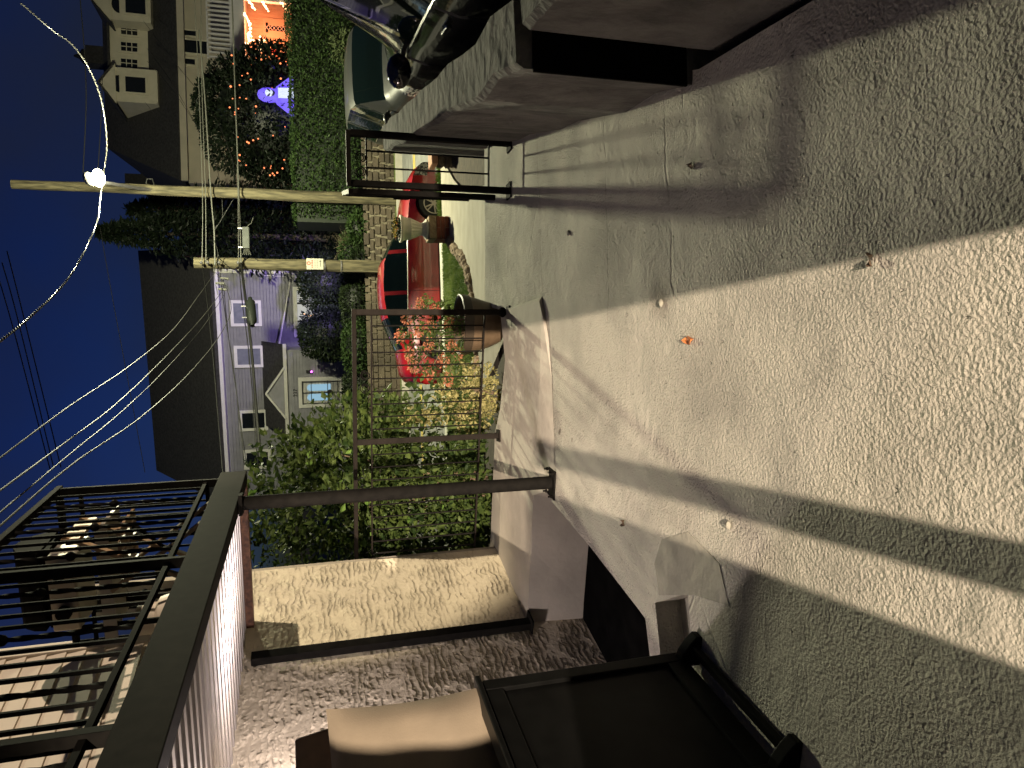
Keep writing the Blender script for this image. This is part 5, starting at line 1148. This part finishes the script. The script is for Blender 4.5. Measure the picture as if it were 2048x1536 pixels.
# ================================================================== POLES, LAMP, WIRES
def pole(label, base, top, r0, r1, name='utility_pole'):
    t = thing(name, label, 'utility pole', base)
    b = MB(); P0, P1 = np.array(base), np.array(top); n = 14
    pts = [P0 + (P1 - P0) * i / n + np.array((0.012 * math.sin(i * 1.3), 0, 0)) for i in range(n + 1)]
    b.tube(pts, [r0 + (r1 - r0) * i / n for i in range(n + 1)], 18); b.build('shaft', POLEW, t, smooth=True); return t
p1b = at(860, 405, 22.9); p1t = at(28, 371, 22.9)
t1 = pole('tall wooden utility pole carrying the bright street lamp', (p1b[0], 22.75, -1.3), (p1t[0], 22.75, p1t[2]), .19, .125)
p2t = at(390, 527, 22.9); p2b = at(760, 536, 22.9)
t2 = pole('short wooden utility pole with a white sign and cable boxes', (p2b[0], 22.75, -1.3), (p2t[0], 22.75, p2t[2]), .20, .165)
b = MB(); x_ = p2b[0]
for dx in (-.16, .17): b.bar((x_ + dx, 22.66, -1.3), (x_ + dx * .95, 22.66, at(680, 536, 22.7)[2]), .10, .05)
b.build('splint', POLEW, t2)
for zz_ in (.5, 1.0):
    b = MB(); b.lathe([(.215, zz_ - .02), (.215, zz_ + .02)], (x_, 22.75, 0), 18); b.build('steel_band', GALV, t2)
for i, pxx in enumerate((405, 418, 440, 478)):
    q = at(pxx, 528, 22.6); b = MB(); b.tube([(q[0] - .02, 22.57, q[2]), (q[0], 22.35, q[2])], .02, 6); b.ball((q[0], 22.33, q[2]), .045, 8, 6); b.build('insulator', GALV, t2)
b = MB(); pp = []
for i in range(30):
    k = i / 29; z = p2t[2] - .3 - k * 1.5; pp.append((p2t[0] + (p2b[0] - p2t[0]) * .2 * k + .18 * math.sin(k * 9), 22.75 - .19 * abs(math.cos(k * 9)) - .01, z))
b.tube(pp, .014, 5); b.build('spiral_cable', CABLE, t2)
# sign on the short pole
sgc = np.array(at(630, 528, 22.53)); t = thing('pole_sign', 'white rectangular sign with red and grey lettering on the short pole', 'sign', tuple(sgc))
b = MB(); b.box(sgc, (.34, .012, .50)); b.build('plate', mat('sign_white', (.40, .38, .31), rough=.6), t, bevel=.02)
REDP = mat('sign_red', (.40, .05, .03), rough=.6); GRYP = mat('sign_grey', (.20, .20, .18), rough=.6); BLP = mat('sign_black', (.03, .03, .03), rough=.6)
b = MB(); fy = sgc[1] - .009
for k in range(12):
    a = k * math.pi / 6; b.box((sgc[0] + .02 + .045 * math.cos(a), fy, sgc[2] + .185 + .045 * math.sin(a)), (.026, .004, .022))
b.build('red_ring', REDP, t)
for row, (z, mt, h_) in enumerate(((.085, REDP, .045), (0.0, GRYP, .03), (-.065, GRYP, .03))):
    b = MB()
    for k in range(5): b.box((sgc[0] - .10 + k * .05, fy, sgc[2] + z), (.034 - .006 * (k % 2), .004, h_ * (1 if k % 2 else .8)))
    b.build('lettering', mt, t)
b = MB(); b.box((sgc[0], fy, sgc[2] - .16), (.16, .004, .014)); b.slab([(sgc[0] + .12, fy, sgc[2] - .16), (sgc[0] + .07, fy, sgc[2] - .125), (sgc[0] + .07, fy, sgc[2] - .195)], (0, .003, 0)); b.build('arrow', BLP, t)
# lamp arm and head
t = thing('street_lamp', 'bright lit street lamp on a curved arm from the tall wooden pole', 'street lamp', at(290, 378, 22.6))
q0 = np.array(at(300, 379, 22.6)); LP = np.array(LAMP)
b = MB(); b.tube([q0, q0 + (LP - q0) * .12 + np.array((0, 0, .22)), q0 + (LP - q0) * .55 + np.array((0, 0, .30)), LP + np.array((0, .30, .14))], [.05, .045, .04, .03], 8); b.build('arm', GALV, t, smooth=True)
b = MB(); b.ball(LP + np.array((0, .12, .15)), .17, 14, 8, (.8, 1.9, .55)); b.build('head', mat('lamp_head', (.35, .35, .33), rough=.5), t, smooth=True)
b = MB(); b.ball(LP + np.array((0, 0, -.06)), .19, 14, 8, (1, 1.1, .62)); b.build('lens', glow('lamp_lens', (1.0, .95, .62), 60), t, smooth=True)
b = MB(); b.tube([np.array(at(292, 367, 22.6)), np.array(at(294, 358, 22.6)), np.array(at(305, 358, 22.6)), np.array(at(308, 370, 22.6))], .012, 5); b.build('drip_loop', PALECABLE, t)
# wires
def wire(label, pts, r, material, sag=0, name='overhead_cable', n=24, cat='cable', group='overhead cables'):
    P = [np.array(at(*p)) for p in pts]
    # smooth through the given points
    out = []
    for i in range(len(P) - 1):
        p0 = P[max(i - 1, 0)]; p1 = P[i]; p2 = P[i + 1]; p3 = P[min(i + 2, len(P) - 1)]
        for k in range(n):
            s = k / n; out.append(.5 * ((2 * p1) + (-p0 + p2) * s + (2 * p0 - 5 * p1 + 4 * p2 - p3) * s * s + (-p0 + 3 * p1 - 3 * p2 + p3) * s ** 3) + np.array((0, 0, -sag * 4 * s * (1 - s) if len(P) == 2 else 0)))
    out.append(P[-1]); b = MB(); b.tube(out, r * .8, 6); o = b.build(name, material, None, smooth=True)
    tag(o, label, cat, group); return o
Yw = 22.4
W_ = wire
W_('topmost of the pale cables running from the right to the short pole', [(389, -8, Yw), (398, 180, Yw), (405, 390, Yw), (404, 527, Yw)], .014, ALUM)
W_('second pale cable from the top running to the short pole', [(402, -8, Yw), (404, 180, Yw), (411, 390, Yw), (412, 527, Yw)], .014, ALUM)
W_('thick bundled cable passing below the two thin pale cables', [(398, 60, Yw), (410, 200, Yw), (422, 390, Yw), (428, 460, Yw), (430, 530, Yw)], .026, ALUM)
W_('lowest long thick cable with clips above the hedge and poles', [(464, -8, Yw), (470, 180, Yw), (478, 390, Yw), (482, 527, Yw)], .024, ALUM)
W_('thin cable lying close beside the lowest thick cable', [(474, 330, Yw - .1), (476, 400, Yw - .1), (477, 527, Yw - .1)], .010, ALUM)
W_('thick black cable from the short pole past the black closure to the left', [(482, 527, Yw), (490, 590, 21.5), (502, 690, 20), (511, 800, 18.5), (520, 915, 17)], .045, CABLE)
W_('thin black cable running along the top of the thick black cable', [(478, 527, Yw), (484, 600, 21.5), (496, 690, 20), (506, 800, 18.5), (514, 915, 17)], .016, CABLE)
W_('thin dark cable crossing the grey house windows from the pole', [(440, 545, Yw), (452, 640, 21), (470, 760, 19), (489, 930, 17)], .014, CABLE)
W_('second thin dark cable crossing the grey house lower on the left', [(446, 560, Yw), (458, 680, 20.5), (478, 820, 18.5), (493, 930, 17)], .010, CABLE)
W_('thin cable drooping steeply from the pole top over the dark roof', [(404, 530, Yw), (416, 620, 21), (428, 740, 19.5), (445, 945, 17)], .010, CABLE)
W_('uppermost pale service drop sweeping from the pole into the sky', [(430, 545, Yw), (398, 590, 20), (345, 660, 16.5), (262, 730, 13), (140, 812, 9.5), (-12, 925, 7)], .010, PALECABLE)
W_('middle pale service drop sweeping across the dark roof', [(446, 580, Yw), (400, 640, 19), (320, 725, 15), (230, 810, 11.5), (135, 882, 9), (-12, 990, 6.5)], .011, PALECABLE)
W_('pale service drop just below the middle one over the dark roof', [(448, 590, Yw), (405, 655, 19), (330, 740, 15), (245, 822, 11.5), (150, 900, 9), (-12, 1035, 6.5)], .009, PALECABLE)
W_('lowest pale service drop that loops out from the pole', [(432, 545, Yw), (452, 575, 22), (462, 620, 21), (440, 670, 18.5), (380, 745, 15), (285, 832, 11.5), (150, 925, 8.5), (-12, 1062, 6.3)], .011, PALECABLE)
W_('thin pale wire from the porch house roof down to the tall pole', [(287, 42, 36), (350, 125, 31), (418, 212, 27), (462, 310, 24), (468, 362, 22.7)], .012, PALECABLE)
W_('thin pale wire from beside the dormer to the thick cable', [(294, 97, 36), (340, 160, 31), (390, 245, 26), (410, 285, 23)], .011, PALECABLE)
W_('thin pale wire slanting below the dormer gutter toward the cables', [(294, 122, 36), (345, 180, 31), (400, 262, 26)], .011, PALECABLE)
W_('thin faint wire slanting below the gabled dormer', [(290, 204, 36), (310, 230, 33), (334, 262, 30)], .009, PALECABLE)
W_('short drooping wire at the tall pole above the thick cable', [(424, 310, 24), (436, 345, 23.4), (441, 380, 22.8)], .010, PALECABLE)
W_('curling wire between the short pole and the closure box', [(428, 462, Yw), (442, 440, Yw), (466, 400, Yw)], .010, PALECABLE)
W_('curling wire left of the grey terminal box', [(428, 458, Yw), (444, 436, Yw), (444, 400, Yw)], .010, PALECABLE)
W_('looped slack wire hanging at the head of the short pole', [(428, 480, Yw), (436, 510, Yw - .2), (428, 545, Yw), (436, 590, Yw)], .012, PALECABLE)
W_('faint dark wire high in the sky, nearest the left picture corner', [(-6, 545, 12), (30, 670, 12), (100, 938, 12)], .010, CABLE)
W_('faint dark wire high in the sky, middle one of three', [(4, 525, 12), (36, 640, 12), (108, 938, 12)], .010, CABLE)
W_('faint dark wire high in the sky, lowest of three', [(14, 502, 12), (44, 620, 12), (122, 935, 12)], .010, CABLE)
W_('thin dark wire hanging alone above the dark roof', [(200, 455, 26), (222, 580, 26), (252, 740, 26), (290, 945, 26)], .013, CABLE)
W_('dark wire rising from the street lamp to the right, higher one', [(166, 345, 22), (172, 220, 22), (170, 120, 22), (160, -5, 22)], .016, CABLE)
W_('dark wire rising from the street lamp to the right, lower one', [(196, 340, 22), (202, 240, 22), (205, 150, 22)], .013, CABLE)
# twisted service cable that catches the lamp light as dashes
P = [np.array(at(*p)) for p in [(-10, 690, 7.5), (60, 634, 9), (130, 565, 11), (170, 500, 13), (195, 440, 15.5), (200, 400, 17), (208, 340, 18.6), (214, 290, 18), (205, 210, 17), (180, 140, 16), (145, 90, 15), (105, 60, 14.5), (40, 5, 13.5)]]
path = []
for i in range(len(P) - 1):
    p0 = P[max(i - 1, 0)]; p1 = P[i]; p2 = P[i + 1]; p3 = P[min(i + 2, len(P) - 1)]
    for k in range(30):
        s = k / 30; path.append(.5 * ((2 * p1) + (-p0 + p2) * s + (2 * p0 - 5 * p1 + 4 * p2 - p3) * s * s + (-p0 + 3 * p1 - 3 * p2 + p3) * s ** 3))
t = thing('twisted_service_cable', 'twisted cable sagging through the sky below the street lamp', 'cable', tuple(path[0]), 'overhead cables')
arc = np.concatenate([[0], np.cumsum(np.linalg.norm(np.diff(np.array(path), axis=0), axis=1))])
fine = np.linspace(0, arc[-1], int(arc[-1] / .024)); pth = np.stack([np.interp(fine, arc, np.array(path)[:, k]) for k in range(3)], 1)
for ph, mt in ((0, CABLE), (math.pi, STRAND)):
    b = MB(); pts = []
    for i in range(len(pth)):
        d = pth[min(i + 1, len(pth) - 1)] - pth[max(i - 1, 0)]; d /= np.linalg.norm(d); a = np.cross(d, (0, 0, 1.0)); a /= np.linalg.norm(a); c = np.cross(a, d); an = fine[i] * 2 * math.pi / .19 + ph
        pts.append(pth[i] + (a * math.cos(an) + c * math.sin(an)) * .0080)
    b.tube(pts, .0075, 5); b.build('strand', mt, t, smooth=True)
# closures and boxes on the cables
def along(a, c, r, label, material, name, squash=1):
    a = np.array(at(*a)); c = np.array(at(*c)); t = thing(name, label, 'cable box', tuple((a + c) / 2)); d = c - a
    b = MB(); b.tube([a, a + d * .08, a + d * .16, a + d * .84, a + d * .92, c], [r * .45, r * .5, r, r, r * .5, r * .45], 16); b.build('body', material, t, smooth=True)
    b = MB(); b.bar(a + d * .3 + np.array((0, 0, r)), a + d * .3 + np.array((0, 0, r * 2)), .025); b.bar(a + d * .7 + np.array((0, 0, r)), a + d * .7 + np.array((0, 0, r * 2)), .025); b.build('hanger', GALV, t); return t
along((500, 596, 21.0), (505, 652, 20.4), .125, 'black cylindrical cable closure hanging in front of the upstairs window', mat('dark_green_closure', (.008, .010, .008), rough=.6, spec=.1), 'cable_closure')
bx = np.array(at(492, 476, Yw - .1)); t = thing('terminal_box', 'grey rectangular terminal box hanging on the cable right of the short pole', 'cable box', tuple(bx))
b = MB(); b.box(bx, (.64, .16, .20)); b.build('body', mat('grey_box', (.040, .044, .040), (.055, .06, .055), 6, .7), t, bevel=.02)
for dx in (-.28, .28):
    b = MB(); b.bar(bx + np.array((dx, 0, .1)), bx + np.array((dx, 0, .22)), .03); b.build('hanger', GALV, t)
for k in range(5):
    b = MB(); b.tube([bx + np.array((-.33, 0, -.06 + k * .03)), bx + np.array((-.45, 0, -.10 + k * .045)), bx + np.array((-.5, 0, -.12 + k * .06))], .011, 5); b.build('connector', ALUM, t)
b = MB(); b.tube([bx + np.array((.32, 0, -.02)), bx + np.array((.45, 0, -.16)), bx + np.array((.62, 0, -.22))], .012, 5); b.build('tail', ALUM, t)
for i, (px_, py_) in enumerate(((432, 566), (436, 578), (441, 556))):
    q = np.array(at(px_, py_, 22)); o = MB(); o.tube([q, q + np.array((-.02, 0, -.22))], .035, 7); o = o.build('cable_clamp', ALUM); tag(o, ('lowest small pale clamp dangling on the cables left of the short pole', 'farthest left small pale clamp dangling beside the short pole', 'small pale clamp nearest the short pole top')[i], 'cable clamp', 'cable clamps by the pole')
# behind the photographer: flood lamp, unseen walls and posts added to shape its light
t = thing('rear_floodlight', 'unseen floodlight on an assumed pole behind the house', 'floodlight', (FLOOD[0], FLOOD[1] - .2, 0))  # lamp inferred from the light, pole and position assumed
b = MB(); b.tube([(FLOOD[0], FLOOD[1] - .35, -.2), (FLOOD[0], FLOOD[1] - .35, FLOOD[2] + .2)], .07, 10); b.build('pole', GALV, t)
b = MB(); b.box((FLOOD[0], FLOOD[1] - .2, FLOOD[2]), (.4, .2, .3)); b.build('housing', DARKP, t, bevel=.02)
t = thing('added_floodlight', 'unseen added floodlight brightening the stucco wall and upper boards', 'floodlight', (SIDEL[0] + .3, SIDEL[1] + .1, -.9))  # made-up fixture for the two added side lamps
b = MB(); b.tube([(SIDEL[0] + .36, SIDEL[1] + .12, -.9), (SIDEL[0] + .36, SIDEL[1] + .12, 4.2)], .06, 10); b.build('pole', GALV, t)
b = MB(); b.box((SIDEL[0] + .2, SIDEL[1] + .06, 4.0), (.18, .3, .24)); b.build('housing', DARKP, t, bevel=.02)
t = thing('wing_blocker', 'unseen block added behind the terrace to shade its right side', 'house', (2.6, -2.4, 0))  # added block, its edge cuts the flood light off the right floor
b = MB(); b.box((2.70, -2.4, 0.85), (4.9, 2.2, 2.3)); b.build('wall', SMOOTH, t)
t = thing('parapet_blocker', 'unseen low wall added behind the terrace to shade the left floor', 'wall', (-1.8, -1.5, 0))  # added wall, keeps the flood light off the left floor
b = MB(); b.box((-1.86, -1.5, .74), (2.46, .16, 1.66)); b.build('wall', SMOOTH, t)
t = thing('pillar_blocker', 'unseen square block added behind the terrace to shade the near stucco', 'pillar', (-2.3, -1.75, 0))  # added block, keeps the flood light off the near stucco
b = MB(); b.box((-2.28, -1.75, 1.2), (1.64, .3, 2.6)); b.build('shaft', SMOOTH, t)
t = thing('post_blocker', 'unseen tall slim post added to block light on the stucco', 'post', (-1.19, -1.66, 0))  # added post, blocks a bright patch on the stucco
b = MB(); b.bar((-1.19, -1.66, -.05), (-1.19, -1.66, 2.6), .13); b.build('shaft', BLACKM, t); b = MB(); b.bar((-1.19, -1.66, 2.6), (-1.19, -1.66, 2.63), .17); b.build('cap', BLACKM, t)
t = thing('post_blocker', 'unseen slim post added to cast a shadow band on the floor', 'post', (-.43, -1.5, 0))  # added post, throws the narrow shadow band on the floor
b = MB(); b.bar((-.43, -1.5, -.05), (-.43, -1.5, 1.5), .11); b.build('shaft', BLACKM, t); b = MB(); b.bar((-.43, -1.5, 1.5), (-.43, -1.5, 1.53), .15); b.build('cap', BLACKM, t)

# ================================================================== SMALL THINGS ON THE TERRACE
def dry_leaf(label, px_, py_, L, ang, material, cat='leaf'):
    x, y, _ = atz(px_, py_); b = MB(); n = 8; d = np.array((math.cos(ang), math.sin(ang), 0)); a = np.array((-d[1], d[0], 0))
    for i in range(n + 1):
        k = i / n; w = .22 * L * math.sin(math.pi * k) ** .8 + .002
        for s, zz_ in ((-1, .012 + .010 * math.sin(k * 7)), (0, .005), (1, .010 + .012 * math.cos(k * 5))): b.v.append(tuple(np.array((x, y, 0.003)) + d * (k - .5) * L + a * s * w + np.array((0, 0, zz_))))
    for i in range(n):
        for s in (0, 1): q = 3 * i + s; b.f.append((q, q + 3, q + 4, q + 1))
    o = b.build('dry_leaf', material); tag(o, label, cat); return o
OL = mat('orange_dry_leaf', (.42, .12, .035), (.55, .20, .06), 30, .7); BL = mat('brown_dry_leaf', (.06, .035, .02), (.11, .065, .035), 30, .8)
dry_leaf('curled orange dead leaf on the middle of the pale floor', 1381, 680, .085, 1.62, OL)
dry_leaf('small brown dead leaf near the post base on the floor', 1249, 1046, .05, 2.4, BL)
dry_leaf('thin brown dead leaf near the right of the lit floor', 1745, 519, .045, .3, BL)
dry_leaf('dark curled leaf in the shaded floor right of the gate shadow', 1387, 332, .055, 1.2, BL)
dry_leaf('brown leaf on the ledge close to the wall post', 1038, 1214, .05, 1.8, BL)
for (px_, py_, lab) in ((1140, 466, 'small pale pebble in the shaded front floor'), (1325, 606, 'dark pebble in the stain at the floor centre'), (1460, 1050, 'tiny grey pebble beyond the stair opening')):
    x, y, _ = atz(px_, py_); b = rock(.018, (1, .7, .6), int(px_)); b.v = [(vx + x, vy + y, vz + .008) for vx, vy, vz in b.v]; o = b.build('pebble', CEMENT, None, smooth=True); tag(o, lab, 'pebble')
